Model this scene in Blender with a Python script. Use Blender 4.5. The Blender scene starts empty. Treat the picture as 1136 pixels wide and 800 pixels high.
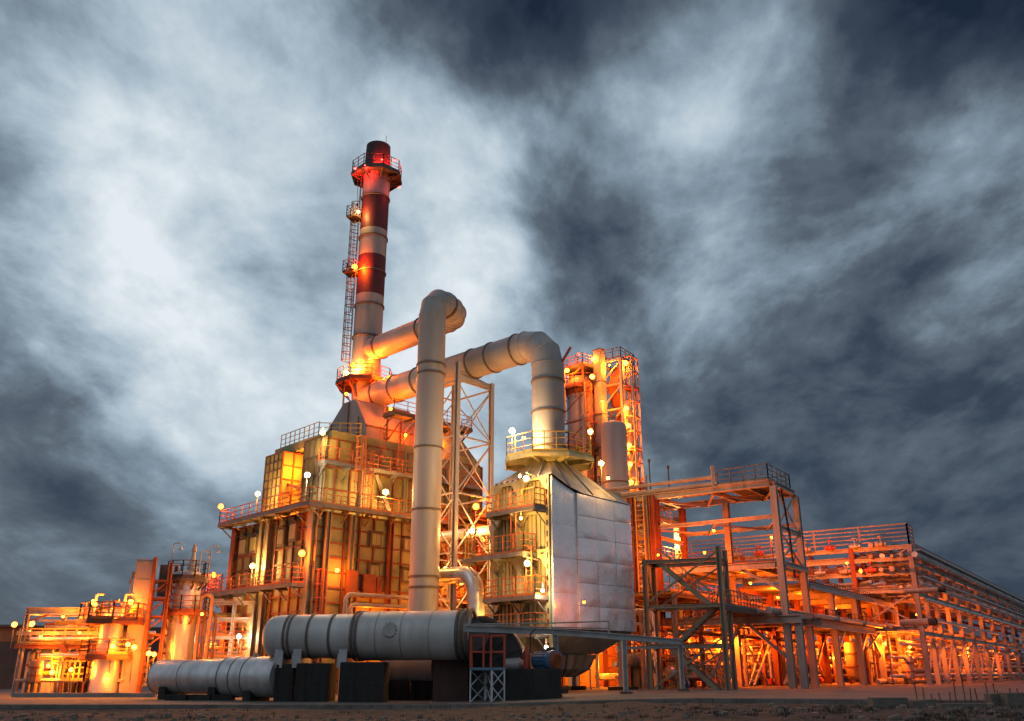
import bpy, bmesh, math, random
import numpy as np
from mathutils import Vector
random.seed(7)
V = Vector
sc = bpy.context.scene
COL = sc.collection

# ---------------------------------------------------------------- camera geometry
FPX, HOR, EYE = 980.0, 345.0, 1.6            # focal length and horizon drop in photo pixels (1136 wide), eye height
PIT = math.atan(HOR / FPX); SP, CP = math.sin(PIT), math.cos(PIT)
def at(px, py, Y):                            # world point seen at a photo pixel, at depth Y
    u = (px - 568) / FPX; v = (400 - py) / FPX
    t = Y / (CP - v * SP)
    return V((u * t, Y, EYE + (SP + v * CP) * t))
def proj(p):
    z = p[2] - EYE; d = p[1] * CP + z * SP
    return 568 + FPX * p[0] / d, 400 - FPX * (z * CP - p[1] * SP) / d
def zof(X, Y, py):
    lo, hi = -5.0, 90.0
    for _ in range(40):
        m = (lo + hi) / 2
        if proj((X, Y, m))[1] > py: lo = m
        else: hi = m
    return lo
class Frame:
    def __init__(s, X, Y, az):
        s.o = V((X, Y, 0)); r = math.radians(az)
        s.a = V((math.sin(r), math.cos(r), 0)); s.b = V((-math.cos(r), math.sin(r), 0)); s.z = V((0, 0, 1))
    def __call__(s, a, b, z=0.0): return s.o + s.a * a + s.b * b + V((0, 0, z))

cam = bpy.data.cameras.new('camera'); camo = bpy.data.objects.new('camera', cam); COL.objects.link(camo)
camo.location = (0, 0, EYE); camo.rotation_euler = (math.pi / 2 + PIT, 0, 0)
cam.sensor_width = 36; cam.lens = 36 * FPX / 1136; cam.clip_end = 5000; cam.clip_start = 0.1
sc.camera = camo

# ---------------------------------------------------------------- materials
def _n(nt, t, **k):
    n = nt.nodes.new(t)
    for a, b in k.items(): setattr(n, a, b)
    return n
def mat(name, c, c2=None, scale=1.5, rough=.6, metal=0.0, bump=0.0, bscale=6.0, streak=False, emit=None, es=0.0, spread=(.35, .65), rvar=.12, bdet=5):
    m = bpy.data.materials.new(name); m.use_nodes = True; nt = m.node_tree
    p = nt.nodes['Principled BSDF']; p.inputs['Roughness'].default_value = rough; p.inputs['Metallic'].default_value = metal
    L = nt.links.new
    if emit:
        p.inputs['Emission Color'].default_value = (*emit, 1); p.inputs['Emission Strength'].default_value = es
    p.inputs['Base Color'].default_value = (*c, 1)
    if c2:
        tc = _n(nt, 'ShaderNodeTexCoord'); mp = _n(nt, 'ShaderNodeMapping'); L(tc.outputs['Object'], mp.inputs[0])
        if streak: mp.inputs['Scale'].default_value = (1.6, 1.6, .22)
        no = _n(nt, 'ShaderNodeTexNoise'); no.inputs['Scale'].default_value = scale; no.inputs['Detail'].default_value = 7; no.inputs['Roughness'].default_value = .62
        L(mp.outputs[0], no.inputs['Vector'])
        rm = _n(nt, 'ShaderNodeMapRange'); rm.inputs[1].default_value = spread[0]; rm.inputs[2].default_value = spread[1]; L(no.outputs['Fac'], rm.inputs[0])
        mx = _n(nt, 'ShaderNodeMix', data_type='RGBA'); mx.inputs['A'].default_value = (*c, 1); mx.inputs['B'].default_value = (*c2, 1)
        L(rm.outputs[0], mx.inputs['Factor']); L(mx.outputs['Result'], p.inputs['Base Color'])
        rr = _n(nt, 'ShaderNodeMapRange'); rr.inputs[3].default_value = max(.05, rough - rvar); rr.inputs[4].default_value = min(1, rough + rvar)
        n2 = _n(nt, 'ShaderNodeTexNoise'); n2.inputs['Scale'].default_value = scale * 2.3; n2.inputs['Detail'].default_value = 4; L(tc.outputs['Object'], n2.inputs['Vector'])
        L(n2.outputs['Fac'], rr.inputs[0]); L(rr.outputs[0], p.inputs['Roughness'])
        if bump:
            n3 = _n(nt, 'ShaderNodeTexNoise'); n3.inputs['Scale'].default_value = bscale; n3.inputs['Detail'].default_value = bdet; L(tc.outputs['Object'], n3.inputs['Vector'])
            bu = _n(nt, 'ShaderNodeBump'); bu.inputs['Strength'].default_value = bump; bu.inputs['Distance'].default_value = .15
            L(n3.outputs['Fac'], bu.inputs['Height']); L(bu.outputs[0], p.inputs['Normal'])
    return m
MT = dict(
    duct=mat('duct_grey_paint', (.38, .335, .31), (.28, .24, .22), .35, .5, streak=True, bump=.08, bscale=1.5),
    edgegrey=mat('walkway_edge_paint', (.20, .185, .17), (.13, .115, .10), 1.2, .6),
    nearduct=mat('near_duct_paint', (.56, .53, .51), (.40, .36, .33), .45, .45, streak=True, bump=.12, bscale=1.2),
    ductband=mat('duct_band', (.16, .11, .09), (.10, .07, .06), 3, .7),
    stackwhite=mat('stack_white', (.40, .34, .31), (.29, .24, .22), .7, .55, streak=True),
    stackred=mat('stack_red', (.11, .007, .006), (.06, .005, .005), .9, .6, streak=True),
    black=mat('soot_black', (.02, .018, .018), (.035, .03, .03), 2, .8),
    darksteel=mat('dark_steel', (.07, .055, .05), (.12, .08, .06), 2, .7),
    steel=mat('pale_steel_paint', (.42, .36, .32), (.30, .24, .20), 1.2, .55, streak=True),
    greysteel=mat('grey_steel_paint', (.42, .40, .39), (.33, .31, .30), 1.2, .6, streak=True),
    olive=mat('olive_steel_paint', (.20, .19, .14), (.14, .12, .08), 1.2, .65, streak=True),
    pink=mat('primer_pale_steel', (.38, .28, .24), (.28, .19, .16), 1.2, .6, streak=True),
    panel=mat('furnace_panel', (.30, .27, .115), (.21, .18, .07), .5, .65, bump=.12, bscale=1.2),
    rust=mat('rust_frame', (.24, .065, .02), (.15, .038, .014), 1.5, .75),
    beige=mat('beige_frame', (.30, .265, .18), (.20, .165, .10), 1.2, .6, streak=True),
    orange=mat('orange_rail', (.50, .13, .025), (.36, .08, .02), 2, .55),
    redrail=mat('red_rail', (.50, .075, .03), (.40, .05, .02), 2, .5),
    yellow=mat('yellow_rail', (.55, .36, .06), (.42, .25, .04), 2, .55),
    silver=mat('aluminium_cladding', (.78, .76, .77), (.70, .68, .69), .8, .28, .55, bump=.6, bscale=.7, rvar=.1, bdet=1.6),
    silverv=mat('vessel_cladding', (.66, .64, .63), (.44, .41, .40), .9, .36, .55, bump=.3, bscale=1.6, streak=True),
    seam=mat('cladding_seam', (.20, .19, .19), (.15, .14, .14), 2, .6, .5),
    galv=mat('galvanised', (.42, .41, .40), (.30, .29, .28), 2, .5, .35),
    grate=mat('grating', (.15, .13, .12), (.10, .085, .075), 4, .7, .2),
    pipew=mat('pale_pipe', (.38, .32, .27), (.28, .22, .18), 1, .5),
    pipeb=mat('brown_pipe', (.26, .15, .09), (.18, .09, .05), 1, .6),
    boxw=mat('box_casing', (.44, .41, .25), (.31, .28, .14), .9, .6, streak=True),
    boxd=mat('box_door', (.25, .23, .13), (.17, .15, .08), 1.2, .65, streak=True),
    hopper=mat('hopper_plate', (.30, .29, .24), (.19, .17, .12), .8, .6, .2, streak=True),
    fan=mat('fan_casing', (.035, .035, .038), (.06, .055, .052), 1, .65),
    block=mat('blackened_concrete', (.010, .009, .008), (.03, .024, .02), 1.2, .9, bump=.4, bscale=5, streak=True),  # near-black tone puts the shade on the concrete into its colour
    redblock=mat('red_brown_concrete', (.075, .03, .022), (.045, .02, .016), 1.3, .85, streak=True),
    concrete=mat('concrete', (.30, .27, .24), (.20, .175, .15), .5, .9, bump=.3, bscale=8),
    oldconc=mat('old_concrete', (.17, .14, .115), (.09, .07, .055), .9, .95, bump=.6, bscale=4),
    blue=mat('blue_paint', (.05, .13, .24), (.04, .09, .17), 2, .45),
    bluedeck=mat('blue_deck', (.12, .21, .29), (.09, .15, .2), 2, .6),
    whitelat=mat('white_lattice', (.52, .52, .54), (.42, .40, .40), 2, .55),
    motorred=mat('motor_red', (.45, .06, .02), (.33, .04, .02), 3, .5),
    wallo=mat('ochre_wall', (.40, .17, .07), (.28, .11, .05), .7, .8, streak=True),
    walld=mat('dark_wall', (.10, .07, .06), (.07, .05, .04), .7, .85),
    screen=mat('pink_grey_screen', (.30, .22, .22), (.24, .17, .17), 1, .8),
    hood=mat('hood_plate', (.17, .14, .12), (.11, .09, .075), .6, .7, streak=True),
    slab=mat('slab_panel', (.33, .28, .26), (.25, .21, .19), .6, .6, streak=True),
    lsod=mat('sodium_lens', (.8, .5, .2), emit=(1, .40, .035), es=6),
    lgold=mat('gold_lens', (.8, .6, .2), emit=(1, .5, .06), es=6),
    lyel=mat('warm_lens', (.8, .7, .4), emit=(1, .75, .16), es=6),
    lwhi=mat('white_lens', (.9, .9, .8), emit=(1, .9, .6), es=8),
    lred=mat('red_lens', (.6, .05, .05), emit=(1, .05, .03), es=14),
    house=mat('lamp_housing', (.10, .09, .08), (.14, .12, .1), 4, .5, .3),
)

# ---------------------------------------------------------------- mesh builder
def perp(d):
    d = d.normalized(); up = V((0, 0, 1)) if abs(d.z) < .95 else V((0, 1, 0))
    x = d.cross(up).normalized(); return x, x.cross(d).normalized()
EACH = {'knee_brace', 'diagonal_brace', 'hood_rib', 'side_bracing', 'bracing', 'x_bracing', 'cross_bracing', 'plan_bracing', 'saddle_plate', 'tie_bar', 'cross_beam', 'post', 'roof_rib', 'hopper_rib', 'frame_tie', 'flange', 'seam', 'nozzle', 'stair_stringer'}
class M:
    def __init__(s): s.v = []; s.f = []
    def poly(s, *p):
        n = len(s.v); s.v += [V(q) for q in p]; s.f.append(list(range(n, n + len(p))))
    def hexa(s, p):                              # 8 corners: bottom ring 0-3, top ring 4-7
        n = len(s.v); s.v += [V(q) for q in p]
        for q in ((0, 3, 2, 1), (4, 5, 6, 7), (0, 1, 5, 4), (1, 2, 6, 5), (2, 3, 7, 6), (3, 0, 4, 7)): s.f.append([n + i for i in q])
    def fbox(s, F, a0, a1, b0, b1, z0, z1):      # box in a frame
        s.hexa([F(a0, b0, z0), F(a1, b0, z0), F(a1, b1, z0), F(a0, b1, z0), F(a0, b0, z1), F(a1, b0, z1), F(a1, b1, z1), F(a0, b1, z1)])
    def bar(s, p, q, w, h=None, x=None):         # rectangular bar
        p, q = V(p), V(q); h = h or w; d = q - p
        if d.length < 1e-5: return
        X, Y = perp(d)
        if x is not None:
            X = (V(x) - d.normalized() * V(x).dot(d.normalized())).normalized(); Y = X.cross(d.normalized())
        X = X * w / 2; Y = Y * h / 2
        s.hexa([p - X - Y, p + X - Y, p + X + Y, p - X + Y, q - X - Y, q + X - Y, q + X + Y, q - X + Y])
    def ibeam(s, p, q, w, h, t=.05):             # I section
        p, q = V(p), V(q); X, Y = perp(q - p)
        for sg in (-1, 1):
            o = Y * (h / 2 - t / 2) * sg; s.bar(p + o, q + o, w, t)
        s.bar(p, q, t, h - 2 * t)
    def hcol(s, p, q, w, t=.06, x=(1, 0, 0)):    # H column, web along x
        p, q = V(p), V(q); X = V(x).normalized()
        for sg in (-1, 1):
            o = X * (w / 2 - t / 2) * sg; s.bar(p + o, q + o, t, w, X)
        s.bar(p, q, w - 2 * t, t, X)
    def tube(s, pts, r, n=8, cap=True):
        pts = [V(p) for p in pts]; m = len(pts); R = r if isinstance(r, (list, tuple)) else [r] * m
        rings = []; X = None
        for i in range(m):
            d = (pts[min(i + 1, m - 1)] - pts[max(i - 1, 0)]).normalized()
            if X is None: X, Y = perp(d)
            else:
                X = (X - d * X.dot(d)).normalized()
            Y = d.cross(X)
            k = 1.0
            if 0 < i < m - 1:
                c = (pts[i] - pts[i - 1]).normalized().dot(d); k = 1 / max(c, .5)
            n0 = len(s.v); rings.append(n0)
            # stretch in the bend plane to keep the mitre true
            bp = None
            if k > 1.001:
                bp = ((pts[i + 1] - pts[i]).normalized() - (pts[i] - pts[i - 1]).normalized())
                bp = (bp - d * bp.dot(d)).normalized()
            for j in range(n):
                t = 2 * math.pi * j / n; w = X * math.cos(t) * R[i] + Y * math.sin(t) * R[i]
                if bp is not None: w += bp * w.dot(bp) * (k - 1)
                s.v.append(pts[i] + w)
        for a, b in zip(rings, rings[1:]):
            for j in range(n): s.f.append([a + j, a + (j + 1) % n, b + (j + 1) % n, b + j])
        if cap:
            s.f.append([rings[0] + j for j in range(n)][::-1]); s.f.append([rings[-1] + j for j in range(n)])
    def rev(s, o, d, prof, n=24, closed=False):  # surface of revolution: prof = [(along, radius)]
        o = V(o); d = V(d).normalized(); X, Y = perp(d); rings = []
        for a, r in prof:
            rings.append(len(s.v))
            for j in range(n):
                t = 2 * math.pi * j / n; s.v.append(o + d * a + (X * math.cos(t) + Y * math.sin(t)) * max(r, .001))
        pr = list(zip(rings, rings[1:])) + ([(rings[-1], rings[0])] if closed else [])
        for a, b in pr:
            for j in range(n): s.f.append([a + j, a + (j + 1) % n, b + (j + 1) % n, b + j])
        if not closed:
            s.f.append([rings[0] + j for j in range(n)][::-1]); s.f.append([rings[-1] + j for j in range(n)])
    def band(s, o, d, r, w=.12, t=.08, n=32):    # flange ring round a pipe
        s.rev(o, d, [(-w / 2, r - .03), (-w / 2, r + t), (w / 2, r + t), (w / 2, r - .03)], n, True)
    def rail(s, pts, h=1.1, nr=3, gap=1.5, r=.035, toe=True, close=False):
        pts = [V(p) for p in pts]
        if close: pts = pts + [pts[0]]
        for p, q in zip(pts, pts[1:]):
            L = (q - p).length; k = max(1, round(L / gap))
            for i in range(k + 1):
                c = p.lerp(q, i / k); s.bar(c, c + V((0, 0, h)), r * 1.9)
            for j in range(1, nr + 1): s.tube([p + V((0, 0, h * j / nr)), q + V((0, 0, h * j / nr))], r * (1.1 if j == nr else .85), 5)
            if toe: s.bar(p + V((0, 0, .09)), q + V((0, 0, .09)), .02, .16)
    def ladder(s, p, q, x, w=.5, step=.3, r=.03):
        p, q, x = V(p), V(q), V(x).normalized() * w / 2
        for sg in (-1, 1): s.bar(p + x * sg, q + x * sg, r * 2)
        L = (q - p).length
        for i in range(int(L / step)):
            c = p.lerp(q, (i + .5) * step / L); s.bar(c - x, c + x, r)
    def cage(s, p, q, x, out, w=.75, r=.025, gap=.9):
        p, q, x, out = V(p), V(q), V(x).normalized(), V(out).normalized(); L = (q - p).length; K = 7
        arc = [x * math.cos(math.pi * i / K) * w / 2 + out * math.sin(math.pi * i / K) * w for i in range(K + 1)]
        for i in range(max(2, int(L / gap)) + 1):
            c = p.lerp(q, i / max(2, int(L / gap)))
            for u, w2 in zip(arc, arc[1:]): s.bar(c + u, c + w2, r * 2)
        for u in arc[1:-1]: s.bar(p + u, q + u, r * 1.6)
    def xbrace(s, p0, p1, q0, q1, w=.1):         # p0-p1 lower edge, q0-q1 upper edge
        s.bar(p0, q1, w); s.bar(V(p1) + V((0, 0, .001)), q0, w * .98)
    def islands(s):
        par = list(range(len(s.v)))
        def find(i):
            while par[i] != i: par[i] = par[par[i]]; i = par[i]
            return i
        for f in s.f:
            for i in f[1:]: par[find(i)] = find(f[0])
        g = {}
        for f in s.f: g.setdefault(find(f[0]), []).append(f)
        out = []
        for fs in g.values():
            m = M(); ix = {}
            for f in fs:
                for i in f:
                    if i not in ix: ix[i] = len(m.v); m.v.append(s.v[i])
                m.f.append([ix[i] for i in f])
            out.append(m)
        return out
    def build(s, name, m, parent=None, smooth=False, **props):
        if name in EACH and parent is not None:         # every strut is a part of its own
            r = s.islands()
            if len(r) > 1:
                for q in r: o = q.build(name, m, parent, smooth, **props)
                return o
        root = parent
        while root is not None and root.parent is not None: root = root.parent
        o0 = root.location if root is not None else V((0, 0, 0))
        me = bpy.data.meshes.new(name); me.from_pydata([tuple(p - o0) for p in s.v], [], s.f)
        bm = bmesh.new(); bm.from_mesh(me); bmesh.ops.recalc_face_normals(bm, faces=bm.faces); bm.to_mesh(me); bm.free()
        me.materials.append(MT[m] if isinstance(m, str) else m)
        if smooth:
            me.shade_smooth(); me.set_sharp_from_angle(angle=math.radians(smooth if smooth is not True else 40))
        o = bpy.data.objects.new(name, me); COL.objects.link(o)
        if parent is not None: o.parent = parent
        for k, v in props.items(): o[k] = v
        return o
def thing(name, label, cat, loc, group=None):
    o = bpy.data.objects.new(name, None); COL.objects.link(o); o.location = V(loc); o.empty_display_size = .3
    o['label'] = label; o['category'] = cat
    if group: o['group'] = group
    return o
def tag(o, label, cat, group=None, kind=None):
    if label: o['label'] = label
    if cat: o['category'] = cat
    if group: o['group'] = group
    if kind: o['kind'] = kind
    return o
def single(mb, name, m, label, cat, group=None, smooth=False):   # a thing that is one mesh, its origin at its own base
    lo = V((min(p.x for p in mb.v), min(p.y for p in mb.v), min(p.z for p in mb.v)))
    hi = V((max(p.x for p in mb.v), max(p.y for p in mb.v), 0)); c = V(((lo.x + hi.x) / 2, (lo.y + hi.y) / 2, lo.z))
    mb.v = [p - c for p in mb.v]
    o = mb.build(name, m, None, smooth); o.location = c
    return tag(o, label, cat, group)
def arc(c, u, w, r, t0, t1, k):                   # points on a circle in the plane (u, w)
    return [V(c) + V(u) * r * math.cos(t0 + (t1 - t0) * i / k) + V(w) * r * math.sin(t0 + (t1 - t0) * i / k) for i in range(k + 1)]
def fillet(pts, r, k=5):                          # polyline with rounded corners
    pts = [V(p) for p in pts]; out = [pts[0]]
    for a, b, c in zip(pts, pts[1:], pts[2:]):
        d1 = (a - b).normalized(); d2 = (c - b).normalized(); an = d1.angle(d2)
        if an > math.pi - .02: out.append(b); continue
        L = min(r / math.tan(an / 2), (a - b).length * .49 if a is not pts[0] else (a - b).length * .95, (c - b).length * .49 if c is not pts[-1] else (c - b).length * .95)
        p, q = b + d1 * L, b + d2 * L; rr = L * math.tan(an / 2); cen = b + (d1 + d2).normalized() * (rr / math.sin(an / 2))
        u = (p - cen).normalized(); v2 = (q - cen).normalized(); tot = u.angle(v2)
        w = (v2 - u * u.dot(v2)).normalized()
        for i in range(k + 1): out.append(cen + (u * math.cos(tot * i / k) + w * math.sin(tot * i / k)) * rr)
    out.append(pts[-1]); return out
ORD = ['first', 'second', 'third', 'fourth', 'fifth', 'sixth', 'seventh', 'eighth', 'ninth', 'tenth', 'eleventh', 'twelfth', 'thirteenth', 'fourteenth', 'fifteenth', 'sixteenth', 'seventeenth', 'eighteenth', 'nineteenth', 'twentieth']
# ---------------------------------------------------------------- sky: a cloud deck as a function of direction only
def srgb(c): return tuple(((x / 255) / 12.92 if x / 255 <= .04045 else ((x / 255 + .055) / 1.055) ** 2.4) for x in c)
def build_world():
    w = bpy.data.worlds.new('World'); sc.world = w; w.use_nodes = True; nt = w.node_tree; L = nt.links.new
    nt.nodes.clear()
    out = _n(nt, 'ShaderNodeOutputWorld'); bg = _n(nt, 'ShaderNodeBackground')
    gx = (0, 140, 280, 420, 560, 700, 840, 980, 1136); gy = (0, 110, 220, 330, 440, 550, 660)
    tab = [(134, 170, 194, 150, 78, 72, 120, 80, 40), (156, 184, 206, 194, 146, 125, 178, 84, 48), (158, 184, 206, 186, 160, 108, 108, 108, 120),
           (134, 200, 206, 188, 184, 122, 120, 125, 76), (122, 168, 222, 215, 172, 118, 105, 104, 86), (102, 114, 186, 204, 165, 112, 96, 95, 84), (98, 104, 116, 150, 140, 104, 90, 85, 74)]
    pts = [(x, y, tab[j][i]) for j, y in enumerate(gy) for i, x in enumerate(gx)]
    pts += [(335, 290, 122), (795, 262, 186), (562, 160, 200), (622, 88, 84), (640, 250, 84), (120, 495, 98), (60, 430, 140), (220, 395, 208),
            (350, 240, 160), (1035, 170, 158), (1100, 60, 40), (822, 62, 190), (742, 135, 165), (520, 18, 66), (900, 200, 92), (50, 340, 120), (60, 540, 98), (200, 500, 150), (250, 460, 225), (1000, 330, 128)]
    g0 = 138.0; dirs = []; val = []
    for x, y, g in pts:
        d = (at(x, y, 1.0) - V((0, 0, EYE))).normalized(); dirs.append(d); val.append((g - g0) / 255)
    D = np.array([list(d) for d in dirs]); K = 78.0
    G = np.exp(K * (D @ D.T - 1)); wts = np.linalg.solve(G + .06 * np.eye(len(G)), np.array(val))
    tc = _n(nt, 'ShaderNodeTexCoord'); dirv = tc.outputs['Generated']
    # cloud plane coordinates: direction / height, streaked along the wind (roughly the viewing axis)
    sep = _n(nt, 'ShaderNodeSeparateXYZ'); L(dirv, sep.inputs[0])
    zz = _n(nt, 'ShaderNodeMath', operation='MAXIMUM'); L(sep.outputs[2], zz.inputs[0]); zz.inputs[1].default_value = 0.0
    za = _n(nt, 'ShaderNodeMath', operation='ADD'); L(zz.outputs[0], za.inputs[0]); za.inputs[1].default_value = .30
    dv = _n(nt, 'ShaderNodeVectorMath', operation='SCALE'); inv = _n(nt, 'ShaderNodeMath', operation='DIVIDE'); inv.inputs[0].default_value = 1; L(za.outputs[0], inv.inputs[1])
    L(dirv, dv.inputs[0]); L(inv.outputs[0], dv.inputs['Scale'])
    def noise(scale, det, sx, sy, rot=0.0, dist=0.0, rough=.55):
        mp = _n(nt, 'ShaderNodeMapping'); L(dv.outputs[0], mp.inputs[0]); mp.inputs['Scale'].default_value = (sx, sy, .001); mp.inputs['Rotation'].default_value = (0, 0, rot)
        n = _n(nt, 'ShaderNodeTexNoise'); L(mp.outputs[0], n.inputs['Vector']); n.inputs['Scale'].default_value = scale; n.inputs['Detail'].default_value = det
        n.inputs['Roughness'].default_value = rough; n.inputs['Distortion'].default_value = dist; return n
    nw = noise(2.4, 6, 1.0, .75, .3, .2, .55)
    wv = _n(nt, 'ShaderNodeVectorMath', operation='SUBTRACT'); L(nw.outputs['Color'], wv.inputs[0]); wv.inputs[1].default_value = (.5, .5, .5)
    ws = _n(nt, 'ShaderNodeVectorMath', operation='SCALE'); L(wv.outputs[0], ws.inputs[0]); ws.inputs['Scale'].default_value = .26
    wa = _n(nt, 'ShaderNodeVectorMath', operation='ADD'); L(dirv, wa.inputs[0]); L(ws.outputs[0], wa.inputs[1])
    nr = _n(nt, 'ShaderNodeVectorMath', operation='NORMALIZE'); L(wa.outputs[0], nr.inputs[0])
    acc = None
    for d, wt in zip(dirs, wts):
        dt = _n(nt, 'ShaderNodeVectorMath', operation='DOT_PRODUCT'); L(nr.outputs[0], dt.inputs[0]); dt.inputs[1].default_value = d
        e = _n(nt, 'ShaderNodeMath', operation='MULTIPLY_ADD'); L(dt.outputs['Value'], e.inputs[0]); e.inputs[1].default_value = K; e.inputs[2].default_value = -K
        x = _n(nt, 'ShaderNodeMath', operation='EXPONENT'); L(e.outputs[0], x.inputs[0])
        a = _n(nt, 'ShaderNodeMath', operation='MULTIPLY_ADD'); L(x.outputs[0], a.inputs[0]); a.inputs[1].default_value = float(wt)
        if acc is None: a.inputs[2].default_value = g0 / 255
        else: L(acc.outputs[0], a.inputs[2])
        acc = a
    n1 = noise(2.9, 9, 1.0, .72, .35, .35, .56); n2 = noise(1.2, 8, 1.0, .9, -.3, .4, .5); n3 = noise(6.5, 8, 1.0, .65, .15, .2, .62)
    v = acc
    lowf = _n(nt, 'ShaderNodeMapRange', interpolation_type='SMOOTHSTEP'); L(sep.outputs[2], lowf.inputs[0]); lowf.inputs[1].default_value = .0; lowf.inputs[2].default_value = .42; lowf.inputs[3].default_value = .38; lowf.inputs[4].default_value = 1.12      # clouds flatten out towards the horizon
    for n, amp in ((n1, .95), (n2, .34), (n3, .42)):
        s = _n(nt, 'ShaderNodeMath', operation='MULTIPLY_ADD'); L(n.outputs['Fac'], s.inputs[0]); s.inputs[1].default_value = amp; s.inputs[2].default_value = -amp / 2
        a = _n(nt, 'ShaderNodeMath', operation='MULTIPLY_ADD'); L(s.outputs[0], a.inputs[0]); L(lowf.outputs[0], a.inputs[1]); L(v.outputs[0], a.inputs[2]); v = a
    ct = _n(nt, 'ShaderNodeMath', operation='MULTIPLY_ADD'); L(v.outputs[0], ct.inputs[0]); ct.inputs[1].default_value = 1.12; ct.inputs[2].default_value = -.065; v = ct
    cr = _n(nt, 'ShaderNodeValToRGB'); L(v.outputs[0], cr.inputs[0]); el = cr.color_ramp.elements
    stops = [(.06, (26, 38, 56)), (.26, (56, 68, 84)), (.40, (88, 100, 112)), (.55, (128, 146, 161)), (.72, (174, 192, 205)), (.98, (228, 236, 241))]
    while len(el) < len(stops): el.new(.5)
    for e, (p, c) in zip(el, stops): e.position = p; e.color = (*srgb(c), 1)
    sky = _n(nt, 'ShaderNodeTexSky', sky_type='NISHITA', sun_disc=False); sky.sun_elevation = math.radians(38); sky.sun_rotation = math.radians(-50)
    mx = _n(nt, 'ShaderNodeMix', data_type='RGBA'); mx.blend_type = 'ADD'; mx.inputs['Factor'].default_value = .0012
    L(cr.outputs[0], mx.inputs['A']); L(sky.outputs[0], mx.inputs['B'])
    L(mx.outputs['Result'], bg.inputs['Color']); bg.inputs['Strength'].default_value = 1.0; L(bg.outputs[0], out.inputs['Surface'])
    w.cycles.sampling_method = 'MANUAL'; w.cycles.sample_map_resolution = 512
build_world()
sl = bpy.data.lights.new('sun', 'SUN'); sl.energy = .22; sl.angle = math.radians(25); sl.color = (.92, .96, 1.0)
so = bpy.data.objects.new('sun', sl); COL.objects.link(so); so.rotation_euler = (math.radians(52), 0, math.radians(-50))
vs = sc.view_settings; vs.view_transform = 'Standard'; vs.look = 'None'; vs.exposure = 0; vs.gamma = 1; vs.use_curve_mapping = False
sc.cycles.use_denoising = True
try: sc.cycles.denoiser = 'OPENIMAGEDENOISE'
except Exception: pass
sc.cycles.max_bounces = 5; sc.cycles.diffuse_bounces = 3; sc.cycles.glossy_bounces = 3; sc.cycles.sample_clamp_indirect = 4; sc.cycles.use_light_tree = True
sc.cycles.caustics_reflective = False; sc.cycles.caustics_refractive = False

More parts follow.
